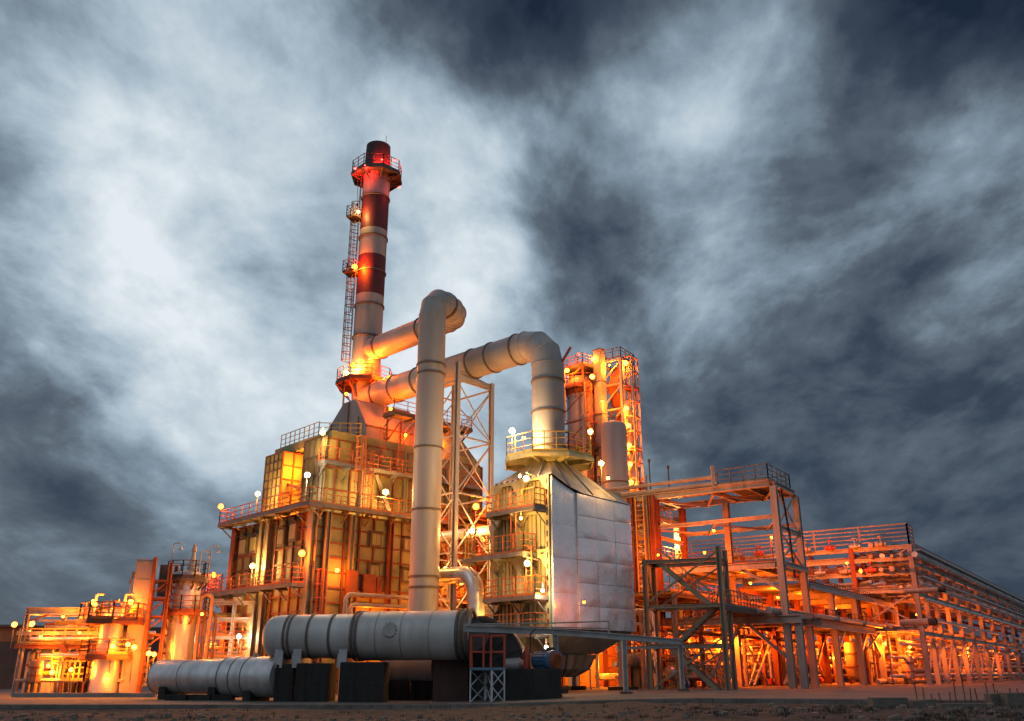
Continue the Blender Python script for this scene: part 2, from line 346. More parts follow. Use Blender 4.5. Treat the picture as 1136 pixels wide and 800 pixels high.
# ---------------------------------------------------------------- ground
from mathutils import noise as mnoise
PADY = 47.5
def rise(x):                                       # the pavement climbs a little towards the right
    t = min(1, max(0, (x + 6) / 16)); return .42 * t * t * (3 - 2 * t)
def edge(x): return PADY - 7.5 * min(1, max(0, (x + 6) / 24))      # front edge of the pavement
def gz(x, y):                                      # height of the dirt in front of the plant
    d = min(1.0, max(0.0, (edge(x) - .3 - y) / 1.5))
    return -.14 + rise(x) * (1 if y < 200 else 0) + d * (.22 * mnoise.noise(V((x * .12, y * .12, 0))) + .10 * mnoise.noise(V((x * .5, y * .5, 3))) + .09 * mnoise.noise(V((x * 1.7, y * 1.7, 5))))
def build_ground():
    me = bpy.data.meshes.new('ground'); bm = bmesh.new()
    xs = [-3000, -600, -150] + [-60 + i * .6 for i in range(201)] + [150, 600, 3000]
    ys = [-3000, -300, -40, 0, 10, 18] + [22 + i * .45 for i in range(60)] + [60, 90, 150, 199, 600, 3500]
    g = [[bm.verts.new((x, y, gz(x, y) if (15 < y < 210) else -.16)) for x in xs] for y in ys]
    for r0, r1 in zip(g, g[1:]):
        for i in range(len(xs) - 1): bm.faces.new((r0[i], r0[i + 1], r1[i + 1], r1[i]))
    bm.to_mesh(me); bm.free(); me.shade_smooth()
    m = mat('dirt', (.066, .050, .041), (.022, .017, .014), 1.1, .97, bump=1.0, bscale=4.5)
    me.materials.append(m); o = bpy.data.objects.new('ground', me); COL.objects.link(o); o['kind'] = 'structure'
    xs = [-140, -90, -60, -40, -25, -15] + [-10 + i for i in range(41)] + [45, 70, 110, 150, 190]
    p = M(); ye = [0, .04, .12, .3, .6, 1]
    g = [[V((x, edge(x) + (260 - edge(x)) * t, rise(x))) for x in xs] for t in ye]
    for r0, r1 in zip(g, g[1:]):
        for i in range(len(xs) - 1): p.poly(r0[i], r0[i + 1], r1[i + 1], r1[i])
    for i in range(len(xs) - 1): p.poly(g[0][i] - V((0, 0, .4)), g[0][i + 1] - V((0, 0, .4)), g[0][i + 1], g[0][i])
    p.build('plant_pavement', mat('pavement_concrete', (.15, .125, .11), (.085, .07, .06), .25, .9, bump=.25, bscale=2), kind='structure')
    k = M()
    for x0, x1 in zip(xs, xs[1:]):
        a, b = V((x0, edge(x0), rise(x0))), V((x1, edge(x1), rise(x1))); o = V((0, -.35, 0)); e = V((0, -.004, 0)); u = V((0, 0, .05)); dn = V((0, 0, -.4)); ga = V((.015, 0, 0))
        k.hexa([a + o + dn + ga, b + o + dn - ga, b + e + dn - ga, a + e + dn + ga, a + o + u + ga, b + o + u - ga, b + e + u - ga, a + e + u + ga])
    k.build('kerb', mat('kerb_concrete', (.19, .16, .14), (.11, .09, .078), .8, .9, bump=.4, bscale=6), kind='structure')
    # dry grass tufts on the dirt: countless blades, one object
    rnd = random.Random(3); gm = M()
    def tuft(x, y, hgt, n):
        z = gz(x, y) - .02
        for _ in range(n):
            a = rnd.uniform(0, 6.28); r = rnd.uniform(0, .22); h = hgt * rnd.uniform(.4, 1); ln = rnd.uniform(.1, .5) * h
            bx, by = x + r * math.cos(a), y + r * math.sin(a); w = .018; t = rnd.uniform(0, 3.14)
            dx, dy = math.cos(t) * w, math.sin(t) * w; tx, ty = bx + math.cos(a) * ln, by + math.sin(a) * ln
            gm.poly((bx - dx, by - dy, z), (bx + dx, by + dy, z), (bx + dx * .7 + (tx - bx) * .4, by + dy * .7 + (ty - by) * .4, z + h * .6), (bx - dx * .7 + (tx - bx) * .4, by - dy * .7 + (ty - by) * .4, z + h * .6))
            gm.poly((bx - dx * .7 + (tx - bx) * .4, by - dy * .7 + (ty - by) * .4, z + h * .6), (bx + dx * .7 + (tx - bx) * .4, by + dy * .7 + (ty - by) * .4, z + h * .6), (tx, ty, z + h))
    for _ in range(700):
        x = rnd.triangular(2, 30, 15); y = rnd.uniform(27, 38)
        if mnoise.noise(V((x * .28, y * .28, 9))) < -.02: continue
        tuft(x, y, rnd.uniform(.06, .2), 12)
    for _ in range(250): tuft(rnd.uniform(-26, 8), rnd.uniform(29, 44), rnd.uniform(.06, .2), 8)
    go = gm.build('dry_grass', mat('dry_grass', (.06, .042, .024), (.028, .02, .012), 3, .9)); tag(go, 'dry brown grass tufts scattered over the dirt in front', None, kind='stuff')
    # loose stones
    st = M()
    for _ in range(700):
        x, y = rnd.uniform(-28, 24), rnd.uniform(28, 39); s = rnd.uniform(.03, .13); z = gz(x, y)
        c = V((x, y, z + s * .25)); pts = [c + V((rnd.uniform(-1, 1), rnd.uniform(-1, 1), rnd.uniform(-.5, .7))).normalized() * s * rnd.uniform(.7, 1) for _ in range(8)]
        b = [c + V((sx * s * rnd.uniform(.6, 1), sy * s * rnd.uniform(.6, 1), sz * s * rnd.uniform(.4, .7))) for sz in (-1, 1) for sx, sy in ((-1, -1), (1, -1), (1, 1), (-1, 1))]
        st.hexa(b)
    so_ = st.build('gravel', mat('loose_stone', (.22, .18, .15), (.12, .10, .085), 4, .95)); tag(so_, 'loose stones and gravel on the dirt in front of the kerb', None, kind='stuff')
build_ground()
# concrete remnants, lower right
def blockwall(px0, px1, Y, h, label, dz=0.0):
    x0, x1 = at(px0, 780, Y).x, at(px1, 780, Y).x; F = Frame(x0, Y, 90); m = M()
    zr = rise(x0) - .2; h += zr; m.hexa([F(0, 0, -.45), F(x1 - x0, .06, -.45), F(x1 - x0, .6, -.45), F(0, .55, -.45), F(.03, .02, h), F(x1 - x0 - .05, .09, h + dz), F(x1 - x0 - .04, .56, h + dz), F(.02, .52, h)])
    single(m, 'concrete_block', 'oldconc', label, 'concrete block', 'old concrete blocks at the edge of the plant')
blockwall(968, 1010, 37.4, .40, 'long low weathered concrete block lying by the grass tufts')
blockwall(1012, 1042, 36.8, .30, 'pale-topped chipped concrete block between two long ones', .06)
blockwall(1044, 1098, 36.0, .22, 'low wide concrete slab block in front of rusty bars')
blockwall(1100, 1116, 36.8, .55, 'narrow reddish concrete block standing upright', .03)
blockwall(1118, 1142, 36.2, .6, 'tall grey concrete block beside the reddish upright block')
bars = thing('rebar_bundle', 'thin rusty reinforcing bars sticking up behind the old concrete blocks', 'rebar', at(1070, 775, 39) * V((1, 1, 0)))
for i in range(14):
    x = at(1020 + i * 8.5 + random.uniform(-3, 3), 780, 39).x; mb = M(); mb.tube([(x, 39, 0), (x + random.uniform(-.1, .1), 39, random.uniform(.7, 1.5))], .025, 5); mb.build('bar', 'rust', bars)
# ---------------------------------------------------------------- lamps
LCOL = dict(gold=((1, .23, .012), 'lgold'), sod=((1, .145, .006), 'lsod'), yel=((1, .50, .12), 'lyel'), whi=((1, .80, .50), 'lwhi'), red=((1, .02, .015), 'lred'))
LK = 0.42
def lamp(pos, label, kind='sod', P=1000, R=.2, pole=0.0, face=None, group='lamps lit across the plant', back=None):
    pos = V(pos); col, lens = LCOL[kind]
    t = thing('aviation_light' if kind == 'red' else 'work_lamp', label, 'lamp', pos - V((0, 0, pole)), group)
    f = V(face).normalized() if face else (V((0, 0, EYE)) - pos); f = V((f.x, f.y, min(f.z, 0) * .3)).normalized(); fl = f; f = V((-pos.x, -pos.y, 0)).normalized(); f = V((f.x, f.y, -.25)).normalized()
    if R >= .2 and kind != 'red':                      # boxed floodlight with a glass front
        m = M(); m.rev(pos, f, [(0, R * .74), (R * .12, R * .7), (R * .3, R * .5), (R * .38, R * .2)], 18); m.build('lens', lens, t, True)
        m = M(); m.rev(pos, f, [(-R * 1.1, R * .3), (-R * .8, R * .42), (-R * .25, R * .8), (-.004, R * .86), (R * .12, R * .88), (R * .12, R * .76), (-.004, R * .75)], 18); m.build('housing', 'house', t, 40)
    else:
        r2 = R * .85
        m = M(); m.rev(pos + V((0, 0, -r2)), (0, 0, 1), [(r2 * (1 - math.cos(i * math.pi / 8)), r2 * math.sin(i * math.pi / 8)) for i in range(9)], 12); m.build('globe', lens, t, True)
        m = M(); m.rev(pos + V((0, 0, r2 * .72)), (0, 0, 1), [(0, r2 * .9), (r2 * .3, r2 * .95), (r2 * .6, r2 * .4), (r2, r2 * .35)], 12); m.build('housing', 'house', t, 35)
    if pole: m = M(); m.tube([pos - f * R * .9 + V((0, 0, -pole)), pos - f * R * .9 + V((0, 0, R * .9))], .04, 6); m.build('pole', 'house', t)
    if back: m = M(); m.tube([pos + V((0, 0, R * 1.5)), pos + V(back)], .045, 6); m.build('bracket_arm', 'galv', t)
    l = bpy.data.lights.new('bulb', 'POINT'); l.energy = P * LK * (1.45 if kind not in ('sod', 'gold') else 1.0); l.color = col; l.shadow_soft_size = .18
    o = bpy.data.objects.new('bulb', l); COL.objects.link(o); o.parent = t; o.location = pos + fl * (R * 1.1 + .25) + V((0, 0, -.05)) - t.location
    return t
def mpb(m, P, u0, u1, w0, w1, z0, z1):             # box in face coordinates (u along, w outward, z up)
    m.hexa([P(u0, w0, z0), P(u1, w0, z0), P(u1, w1, z0), P(u0, w1, z0), P(u0, w0, z1), P(u1, w0, z1), P(u1, w1, z1), P(u0, w1, z1)])
def upx(P, px, z, lo=-30, hi=60):                  # position along a face seen at a photo column
    s = proj(P(hi, 0, z))[0] > proj(P(lo, 0, z))[0]
    for _ in range(40):
        m = (lo + hi) / 2
        if (proj(P(m, 0, z))[0] < px) == s: lo = m
        else: hi = m
    return lo
def gridframe(m, P, us, zs, w=.14, d=.16):
    for u in us: mpb(m, P, u - w / 2, u + w / 2, .003, d, zs[0], zs[-1])
    for z in zs: mpb(m, P, us[0], us[-1], .004, d * .72, z - w * .45, z + w * .45)
def lin(a, b, n): return [a + (b - a) * i / n for i in range(n + 1)]
def deck(m, P, u0, u1, w0, w1, z, t=.12, edge=.28):   # platform slab with edge channels
    mpb(m, P, u0 + .02, u1 - .02, w0 + .02, w1 - .02, z - t, z)
def deckedge(m, P, u0, u1, w0, w1, z, edge=.28):
    for (a, b) in (((u0, w1), (u1, w1)), ((u0, w0), (u0, w1)), ((u1, w0), (u1, w1))): m.bar(P(a[0], a[1], z - edge * .42), P(b[0], b[1], z - edge * .42), .07, edge)
def walkway(root, P, u0, u1, w0, w1, z, name='walkway', sides='lor', railm='orange', edgem='edgegrey', br=2.2, h=1.15, gap=1.4):
    m = M(); deck(m, P, u0, u1, w0, w1, z); d = m.build(name, 'grate', root)
    m = M(); deckedge(m, P, u0, u1, w0, w1, z); m.build('edge_beam', edgem, d)
    pts = []
    e = .06
    if 'l' in sides: pts.append(P(u0 + e, w0 + e, z))
    pts += [P(u0 + e, w1 - e, z), P(u1 - e, w1 - e, z)]
    if 'r' in sides: pts.append(P(u1 - e, w0 + e, z))
    m = M(); m.rail(pts, h, 3, gap); m.build('railing', railm, d)
    n = max(1, int((u1 - u0) / br))
    for i in range(n + 1):
        m = M()
        u = u0 + .15 + (u1 - u0 - .3) * i / n
        m.bar(P(u, w0 + .01, z - .26), P(u, w1 - .05, z - .26), .1, .2); m.bar(P(u, w0 + .02, z - 1.1), P(u, w1 - .25, z - .3), .08); m.build('bracket', edgem, d)
    return d

# ---------------------------------------------------------------- furnace
F = Frame(-15.2, 68, 47)
PA = lambda u, w, z: F(u, -w, z)                    # long face
PB = lambda u, w, z: F(-w, u, z)                    # short face
FUR = thing('industrial_furnace', 'big rust-framed panelled furnace with orange railed walkways under the striped chimney', 'furnace', F(8, 6, 0))
BL = 12.3; AL = 18.0
m = M(); m.fbox(F, 0, AL, 0, BL, .0, 13.35); m.build('casing', 'panel', FUR)
m = M(); gridframe(m, PA, lin(0, AL, 13), lin(.9, 13.25, 11), .15, .15); m.build('face_frame', 'rust', FUR)
m = M(); gridframe(m, PB, lin(0, BL, 9), lin(.9, 13.25, 10), .15, .15); m.build('face_frame', 'rust', FUR)
for px in (360, 387, 430, 465, 505):
    u = upx(PA, px, 11); m = M(); m.hcol(PA(u, .32, 0), PA(u, .32, 13.3), .4, .07, F.a); m.build('column', 'rust' if px % 3 else 'beige', FUR)
for px in (293, 301):
    u = upx(PB, px, 11); m = M(); m.hcol(PB(u, .30, 0), PB(u, .30, 13.3), .42, .07, F.a); m.build('column', 'beige', FUR)
for a, b, mm in ((-.2, -.2, 'beige'), (-.2, BL + .1, 'rust'), (AL + .1, -.2, 'rust')):
    m = M(); m.hcol(F(a, b, 0), F(a, b, 13.3), .6, .1, F.a); c = m.build('column', mm, FUR)
    for i in range(7): m = M(); mpb(m, PA, a - .1, a + .1, -b + .30, -b + .33, 3 + i * 1.5, 3.5 + i * 1.5); m.build('slot', 'black', c)
for px, py in ((413.8, 599), (450, 604.5), (413.8, 634), (450, 639), (487, 609), (487, 643)):
    u = upx(PA, px, 10); z = zof(*PA(u, 0, 0)[:2], py); m = M(); mpb(m, PA, u - .52, u + .52, .005, .3, z - .58, z + .58); h = m.build('inspection_hatch', 'darksteel', FUR)
    m = M(); mpb(m, PA, u - .38, u + .38, .301, .35, z - .42, z + .42); mpb(m, PA, u - .04, u + .04, .351, .40, z - .4, z + .4); m.build('cover', 'panel', h)
    m = M(); mpb(m, PA, u - .6, u + .6, .01, .5, z + .6, z + .66); m.build('rain_hood', 'darksteel', h)
for px, py in ((271, 607), (283, 604), (314, 596), (327, 590)):
    u = upx(PB, px, 10); z = zof(*PB(u, 0, 0)[:2], py); m = M(); mpb(m, PB, u - .6, u + .6, .005, .36, z - .75, z + .75); h = m.build('inspection_hatch', 'darksteel', FUR)
    m = M(); mpb(m, PB, u - .45, u + .45, .361, .42, z - .55, z + .55); m.build('cover', 'panel', h)
    m = M(); m.bar(PB(u - .8, .45, z + .72), PB(u + .8, .45, z + .95), .5, .07); m.build('rain_hood', 'black', h)
# walkways
walkway(FUR, PB, -1.35, 13.7, .05, 1.35, 13.65, 'upper_walkway', 'lr', 'orange')
walkway(FUR, PA, .06, AL, .05, 1.35, 13.65, 'upper_walkway', 'r', 'orange')
walkway(FUR, PB, -.4, 13.6, .62, 1.75, 7.75, 'lower_walkway', 'lr', 'orange')
m = M(); c = PB(14.2, 1.2, 7.75)
G = Frame(c.x, c.y, 47); m.fbox(G, -.7, .7, -.6, .8, -.1 + 7.7, 7.75); bk = m.build('end_basket', 'grate', FUR)
m = M(); m.rail([G(-.7, -.6, 7.75), G(-.7, .8, 7.75), G(.7, .8, 7.75), G(.7, -.6, 7.75)], 1.7, 5, .5, .035, close=True); m.build('railing', 'orange', bk)
# upper casings
m = M(); m.fbox(F, .9, AL, 1.2, 3.75, 13.4, 19.6); u1 = m.build('upper_casing', 'panel', FUR)
PU = lambda u, w, z: F(u, 1.2 - w, z); PV = lambda u, w, z: F(.9 - w, u, z)
m = M(); gridframe(m, PU, lin(.9, AL, 12), [13.5, 15.4, 17.2, 19.55], .13, .13); m.build('face_frame', 'rust', u1)
m = M(); gridframe(m, PV, lin(1.2, 3.75, 3), [13.5, 15, 16.5, 18, 19.55], .12, .12); m.build('face_frame', 'darksteel', u1)
for u in (1.0, 4.8, 9.2, 13.4): m = M(); m.hcol(PU(u, .26, 13.7), PU(u, .26, 19.6), .3, .06, F.a); m.build('post', 'beige', u1)
m = M(); m.bar(PU(6.1, .3, 17.1), PU(7.3, .9, 13.8), .3); m.build('chute_pipe', 'beige', u1)
m = M(); m.fbox(F, .9, 8, 7.4, 10.3, 13.4, 19.45); u2 = m.build('upper_casing', 'panel', FUR)
m = M(); gridframe(m, PV, lin(7.4, 10.3, 4), lin(13.5, 19.4, 8), .1, .1); m.build('face_frame', 'darksteel', u2)
PW = lambda u, w, z: F(u, 7.4 - w, z)
m = M(); gridframe(m, PW, lin(.9, 4, 3), lin(13.5, 19.4, 5), .12, .12); m.build('face_frame', 'rust', u2)
m = M(); m.fbox(F, 4.0, 9, 3.751, 7.399, 13.4, 18.4); rc = m.build('recess_wall', 'panel', FUR)
m = M(); PR = lambda u, w, z: F(4.0 - w, u, z); gridframe(m, PR, lin(3.8, 7.35, 3), [13.5, 15.5, 17, 18.3], .16, .14); mpb(m, PR, 4.6, 5.7, .01, .3, 13.7, 15.7); m.build('face_frame', 'rust', rc)
m = M(); m.bar(F(2.6, 3.76, 17.2), F(2.6, 7.39, 16.4), .35); m.bar(F(1.6, 3.76, 15.6), F(1.6, 7.39, 16.6), .25); m.build('cross_beam', 'rust', rc)
# roof hood under the chimney: a hipped frustum on a low parapet
SX = F(9.06, 7.95, 0)
m = M(); m.fbox(F, 2.0, AL - .4, 1.5, 11, 19.602, 20.35); hd = m.build('roof_box', 'panel', FUR)
m = M(); rg = 6.2
for aa, flip in ((6.4, 0), (12.4, 1)):
    q = [F(aa, 3.2, 20.351), F(aa, 10.6, 20.351), F(aa, 10.6, 21.9), F(aa, rg + 1.0, 24.75), F(aa, rg - 1.0, 24.75), F(aa, 3.2, 21.9)]; m.poly(*(q if flip else q[::-1]))
q0 = [(3.2, 20.351), (10.6, 20.351), (10.6, 21.9), (rg + 1.0, 24.75), (rg - 1.0, 24.75), (3.2, 21.9)]
for (ba, za), (bb, zb) in zip(q0, q0[1:] + q0[:1]): m.poly(F(6.4, ba, za), F(12.4, ba, za), F(12.4, bb, zb), F(6.4, bb, zb))
rh = m.build('roof_hood', 'slab', FUR); m = M()
for bb, z in ((4.5, 23), (9, 23.2), (rg, 24.7)): m.bar(F(6.35, bb, 20.4), F(6.35, bb, z - .05), .1)
for bb in (3.2, 10.6): m.bar(F(6.3, bb, 21.92), F(12.5, bb, 21.92), .12)
m.build('hood_rib', 'rust', rh)
m = M(); m.poly(F(11.5, 1.6, 20.36), F(14.8, 1.6, 22.9), F(18.4, 1.6, 19.62)); m.poly(F(11.5, 4.2, 20.36), F(18.4, 4.2, 19.62), F(14.8, 4.2, 22.9))
m.poly(F(11.5, 1.6, 20.36), F(11.5, 4.2, 20.36), F(14.8, 4.2, 22.9), F(14.8, 1.6, 22.9)); m.poly(F(14.8, 1.6, 22.9), F(14.8, 4.2, 22.9), F(18.4, 4.2, 19.62), F(18.4, 1.6, 19.62)); m.build('gable', 'hood', FUR)
walkway(FUR, PU, .5, 16.9, .28, 1.35, 17.35, 'middle_walkway', 'lr', 'orange', gap=1.3)
# top service bridge with bracing, right of the chimney foot
PT = lambda u, w, z: F(u, 2.4 - w, z)
sb = walkway(FUR, PT, 7.5, 16.5, 0, 1.6, 22.9, 'service_bridge', 'lr', 'orange', 'darksteel')
m = M()
for i in range(6): m.bar(PT(7.8 + i * 1.5, .3, 22.6), PT(7.8 + i * 1.5, .3, 20.4), .16); m.bar(PT(7.8 + i * 1.5, .3, 20.5), PT(9.2 + i * 1.5, .3, 22.5), .11)
m.build('bridge_frame', 'rust', sb)
m = M(); m.rail([F(2.3, 10.6, 20.35), F(2.3, 4.2, 20.35)], 1.3, 3, .8); m.rail([F(2.3, 4.2, 20.35), F(5, 1.9, 20.35)], 1.2, 3, .8); m.build('roof_railing', 'yellow', FUR)
# caged ladders
def ladder(root, p, q, x, out, mm='orange', cage=True, name='ladder'):
    m = M(); m.ladder(p, q, x); l = m.build(name, mm, root)
    if cage: m = M(); p2 = V(p) + V((0, 0, 2.2)) if (V(q) - V(p)).z > 5 else V(p); m.cage(p2, q, x, out); m.build('ladder_cage', mm, l)
    return l
ladder(FUR, PU(3.4, 1.7, 15.0), PU(3.4, 1.7, 19.6), F.a, F.b * -1, 'orange'); ladder(FUR, PU(4.4, 1.5, 13.7), PU(4.4, 1.5, 18.6), F.a, F.b * -1, 'orange')
ladder(FUR, PA(.5, .7, .4), PA(.5, .7, 8.8), F.a, F.b * -1, 'orange'); ladder(FUR, PA(5.3, 1.0, 18.0), PA(5.3, 1.0, 20.8), F.a, F.b * -1, 'redrail', False); ladder(FUR, PU(8, 1.0, 17.4), PU(8, 1.0, 21.5), F.a, F.b * -1, 'redrail', False)
for u0, u1, z0, z1 in ((3.0, 3.9, 7.0, 9.0), (4.5, 5.6, 7.0, 8.8), (5.7, 6.2, 7.0, 8.6)): m = M(); mpb(m, PA, u0, u1, .18, .6, z0, z1); m.build('burner_box', 'rust', FUR)
# pale vent pipes in front of the lower long face
vp = thing('vent_pipe', 'pair of pale horizontal pipes on posts along the furnace foot behind the grey duct', 'pipe', PA(4, 2.5, 0))
m = M(); m.tube(fillet([PA(1.6, 2.6, 0), PA(1.6, 2.6, 7.0), PA(16, 2.6, 7.0)], .5), .16, 8); m.build('upper_pipe', 'pipew', vp, True)
m = M(); m.tube(fillet([PA(2.2, 2.3, 0), PA(2.2, 2.3, 6.3), PA(16, 2.3, 6.3)], .5), .16, 8); m.build('lower_pipe', 'pipew', vp, True)
m = M(); m.tube([PA(16, 2.6, 7.0), PA(16, 2.6, 0)], .12, 8); m.tube([PA(16.1, 2.3, 6.3), PA(16.1, 2.3, 0)], .12, 8); m.build('post', 'pipew', vp, True)

# ---------------------------------------------------------------- chimney
S = V((-14.0, 80.0, 0)); ST = thing('chimney', 'tall red and white striped chimney with dark platform at its top', 'chimney', S + V((0, 0, 25.0)))
SR = 1.38; UP = V((0, 0, 1))
def shaft(z0, z1, mm, name, r0=SR, r1=SR): m = M(); m.rev(S + UP * z0, UP, [(0, r0), (z1 - z0, r1)], 40); return m.build(name, mm, ST, True)
shaft(25.0, 27.2, 'stackwhite', 'chimney_foot', 1.1, 1.25); shaft(27.201, 36.35, 'stackwhite', 'white_band'); shaft(36.351, 40.6, 'stackred', 'red_band'); shaft(40.601, 43.5, 'stackwhite', 'white_band')
shaft(43.501, 47.3, 'stackred', 'red_band'); shaft(47.301, 50.2, 'stackwhite', 'white_band')
m = M(); m.rev(S + UP * 50.201, UP, [(0, 1.34), (1.7, 1.30), (3.3, 1.24), (3.32, 1.05), (1.5, 1.05)], 40); m.build('sooty_top', 'black', ST, 40)
for z in (47.25, 42.7, 38.9, 35.3, 32.0): m = M(); m.band(S + UP * z, UP, SR, .16, .1, 40); m.build('flange_ring', 'ductband', ST, 40)
def octa(c, r, z, n=8, ph=.39): return [V((c.x + r * math.cos(2 * math.pi * i / n + ph), c.y + r * math.sin(2 * math.pi * i / n + ph), z)) for i in range(n)]
def octdeck(root, c, r, ri, z, t, deckm, railm, name, h=1.2, skirt=0, n=8, rr=.035):
    m = M(); o = octa(c, r, z, n); i_ = octa(c, ri, z, n); lo = [p - UP * t for p in o]; li = [p - UP * t for p in i_]
    for k in range(n):
        j = (k + 1) % n
        m.poly(o[k], o[j], i_[j], i_[k]); m.poly(lo[k], li[k], li[j], lo[j]); m.poly(o[k], lo[k], lo[j], o[j]); m.poly(i_[k], i_[j], li[j], li[k])
    d = m.build(name, deckm, root)
    m = M(); m.rail(octa(c, r - .08, z, n), h, 3, 1.0, rr, close=True); m.build('railing', railm, d)
    for k in range(n):
        m = M(); m.bar(i_[k] - UP * (t + .12), o[k] - UP * (t + .12), .12, .22)
        if skirt: m.bar(V(octa(c, ri, z - skirt, n)[k]), o[k] - UP * (t + .22), .12)
        m.build('bracket', deckm if deckm != 'grate' else 'darksteel', d)
    m = M()
    for k in range(n): m.bar(o[k] - UP * (t + .10), o[(k + 1) % n] - UP * (t + .10), .09, .24)
    m.build('edge_beam', deckm if deckm != 'grate' else 'darksteel', d); return d
td = octdeck(ST, S, 2.65, 1.4, 49.95, .12, 'darksteel', 'darksteel', 'top_platform', 1.3, .9)
ld = octdeck(ST, S, 2.75, 1.42, 27.4, .12, 'rust', 'orange', 'lower_platform', 1.2, 1.6)
ld_dir = V((-.93, -.36, 0)); ldx = V((.36, -.93, 0))
def sp(r, z, s=0): return S + ld_dir * r + ldx * s + UP * z
for z0, z1 in ((27.5, 49.6),):
    m = M(); m.ladder(sp(1.6, z0), sp(1.6, z1), ldx, .5, .35); l = m.build('ladder', 'darksteel', ST)
    m = M(); m.cage(sp(1.6, 29.5), sp(1.6, 46.5), ldx, ld_dir, .8, .03, .8); m.build('ladder_cage', 'darksteel', l)
for q0_, q1_, r_ in ((sp(1.8, 34.5), sp(1.8, 37), .03), (sp(1.8, 34.5, .3), sp(1.8, 37, .3), .03), (sp(2.0, 27.4, .6), sp(2.0, 22, .6), .05), (sp(2.0, 27.4, .2), sp(2.0, 22, .2), .05), (sp(2.0, 49, .2), sp(1.8, 46, .2), .03)): m = M(); m.tube([q0_, q1_], r_, 5); m.build('riser_cable', 'darksteel', ST)
for z, mm in ((38.6, 'rust'), (44.7, 'darksteel')):
    m = M(); c = sp(1.95, 0); G = Frame(c.x, c.y, 21); m.fbox(G, -.7, .7, -.6, .6, z - .1, z); l = m.build('rest_platform', mm, ST); m = M(); m.rail([G(.7, .6, z), G(-.7, .6, z), G(-.7, -.6, z), G(.7, -.6, z)], 1.2, 3, .7); m.build('railing', mm, l)
m = M(); m.tube([S + UP * 53.4 + V((.9, -.9, 0)), S + UP * 54.3 + V((.9, -.9, 0))], .03, 5); m.build('lightning_rod', 'galv', ST)

# ---------------------------------------------------------------- big ducts
def duct(root, pts, r, bend, bands, bandm='ductband', n=40, k=3, dm='duct', sharp=12):
    pts = [V(p) for p in pts]; path = fillet(pts, bend, k); m = M(); m.tube(path, r, n); d = m.build('duct_shell', dm, root, sharp)
    for a_, b_, c_ in zip(path, path[1:], path[2:]):
        if (b_ - a_).angle(c_ - b_) > .1: m = M(); m.band(b_, c_ - a_, r * 1.01, .06, .03, n); m.build('weld_seam', dm, d, 40)
    for (i, t) in bands:                            # band on straight segment i at fraction t
        p, q = pts[i], pts[i + 1]; m = M(); m.band(p.lerp(q, t), q - p, r, .14, .09, n); m.build('flange_ring', bandm, root, 40)
    return d
VX, VY = -6.5, 67.0; E1 = V((-4.68, 70.8, 30.6)); hdir = (E1 - V((S.x, S.y, 30.6))).normalized()
UD = thing('flue_duct', 'grey looping flue duct dropping from a U bend before the lattice tower', 'duct', (VX, VY, 0))
duct(UD, [S + UP * 30.6 + hdir * 1.0, E1, (VX, VY, 30.9), (VX, VY, .0)], 1.1, 1.75, [(0, .1), (0, .62), (2, .2), (2, .225), (2, .42), (2, .575), (2, .735), (2, .76), (2, .86), (2, .93)])
m = M(); p = E1.lerp(V((VX, VY, 30.75)), .52); m.band(p, V((VX, VY, 30.75)) - E1, 1.1, .2, .1, 40); m.build('flange_ring', 'ductband', UD, 40)
DX, DY = 2.75, 64.3; E2 = V((DX, DY, 25.9)); d2 = (E2 - V((S.x, S.y, 25.9))).normalized()
LD = thing('flue_duct', 'thick grey flue duct sloping across to the silver box from the chimney foot', 'duct', (DX, DY, 16))
duct(LD, [S + UP * 25.9 + d2 * .6, E2, (DX, DY, 15.2)], 1.22, 2.1, [(0, .075), (0, .19), (0, .33), (0, .64), (0, .74), (0, .865), (1, .32), (1, .55), (1, .80)])
m = M(); m.tube([(DX + .9, DY - .6, 22.6), (DX + 1.7, DY - .6, 22.6)], .05, 6); m.tube([(DX + 1.05, DY - .5, 23.9), (DX + 1.75, DY - .6, 25.1)], .11, 8); m.build('nozzle', 'motorred', LD)

# lattice tower carrying the lower duct
TC = V((-3.1, 69.8, 0)); ta = d2.copy(); ta.z = 0; ta.normalize(); tn = V((-ta.y, ta.x, 0)); tn = tn if tn.y > 0 else -tn
LT = thing('lattice_tower', 'pale lattice steel tower holding up the thick sloping duct', 'tower', TC)
legs = [TC - tn * 1.9, TC + tn * 2.0, TC - tn * 1.9 - ta * 4.6, TC + tn * 2.0 - ta * 4.6]; tops = [25.6, 24.6, 25.0, 26.6]
for p, z in zip(legs, tops): m = M(); m.hcol(p, p + UP * z, .34, .07, ta); m.build('leg', 'greysteel', LT)
zs = [1, 5.6, 10.2, 14.8, 19.4, 24.0]
for i, j in ((0, 1), (2, 3), (0, 2), (1, 3)):
    for z0, z1 in zip(zs, zs[1:]):
        m = M(); p, q = legs[i], legs[j]; m.bar(p + UP * z1, q + UP * z1, .12); m.bar(p + UP * z0, q + UP * (z1 - .1), .085); m.bar(p + UP * (z1 - .1), q + UP * (z0 + .05), .08); m.build('bracing', 'greysteel', LT)
m = M(); p = TC + UP * 24.35 - ta * .2; m.bar(p - tn * 1.9, p + tn * 2.0, .5, .3); m.bar(p - tn * 1.6 + UP * .6, p + tn * 1.6 + UP * .1, .2); m.build('saddle', 'greysteel', LT)
# ---------------------------------------------------------------- silver box unit
B = Frame(2.52, 60, 47); QA = lambda u, w, z: B(u, -w, z); QB = lambda u, w, z: B(-w, u, z)
BX = thing('heat_recovery_box', 'tall silver clad box unit with railed balconies and an octagonal gallery', 'process unit', B(4, 3, 0))
m = M(); m.fbox(B, .5, 8.0, .3, 5.9, 3.8, 14.2); m.build('casing', 'boxd', BX)
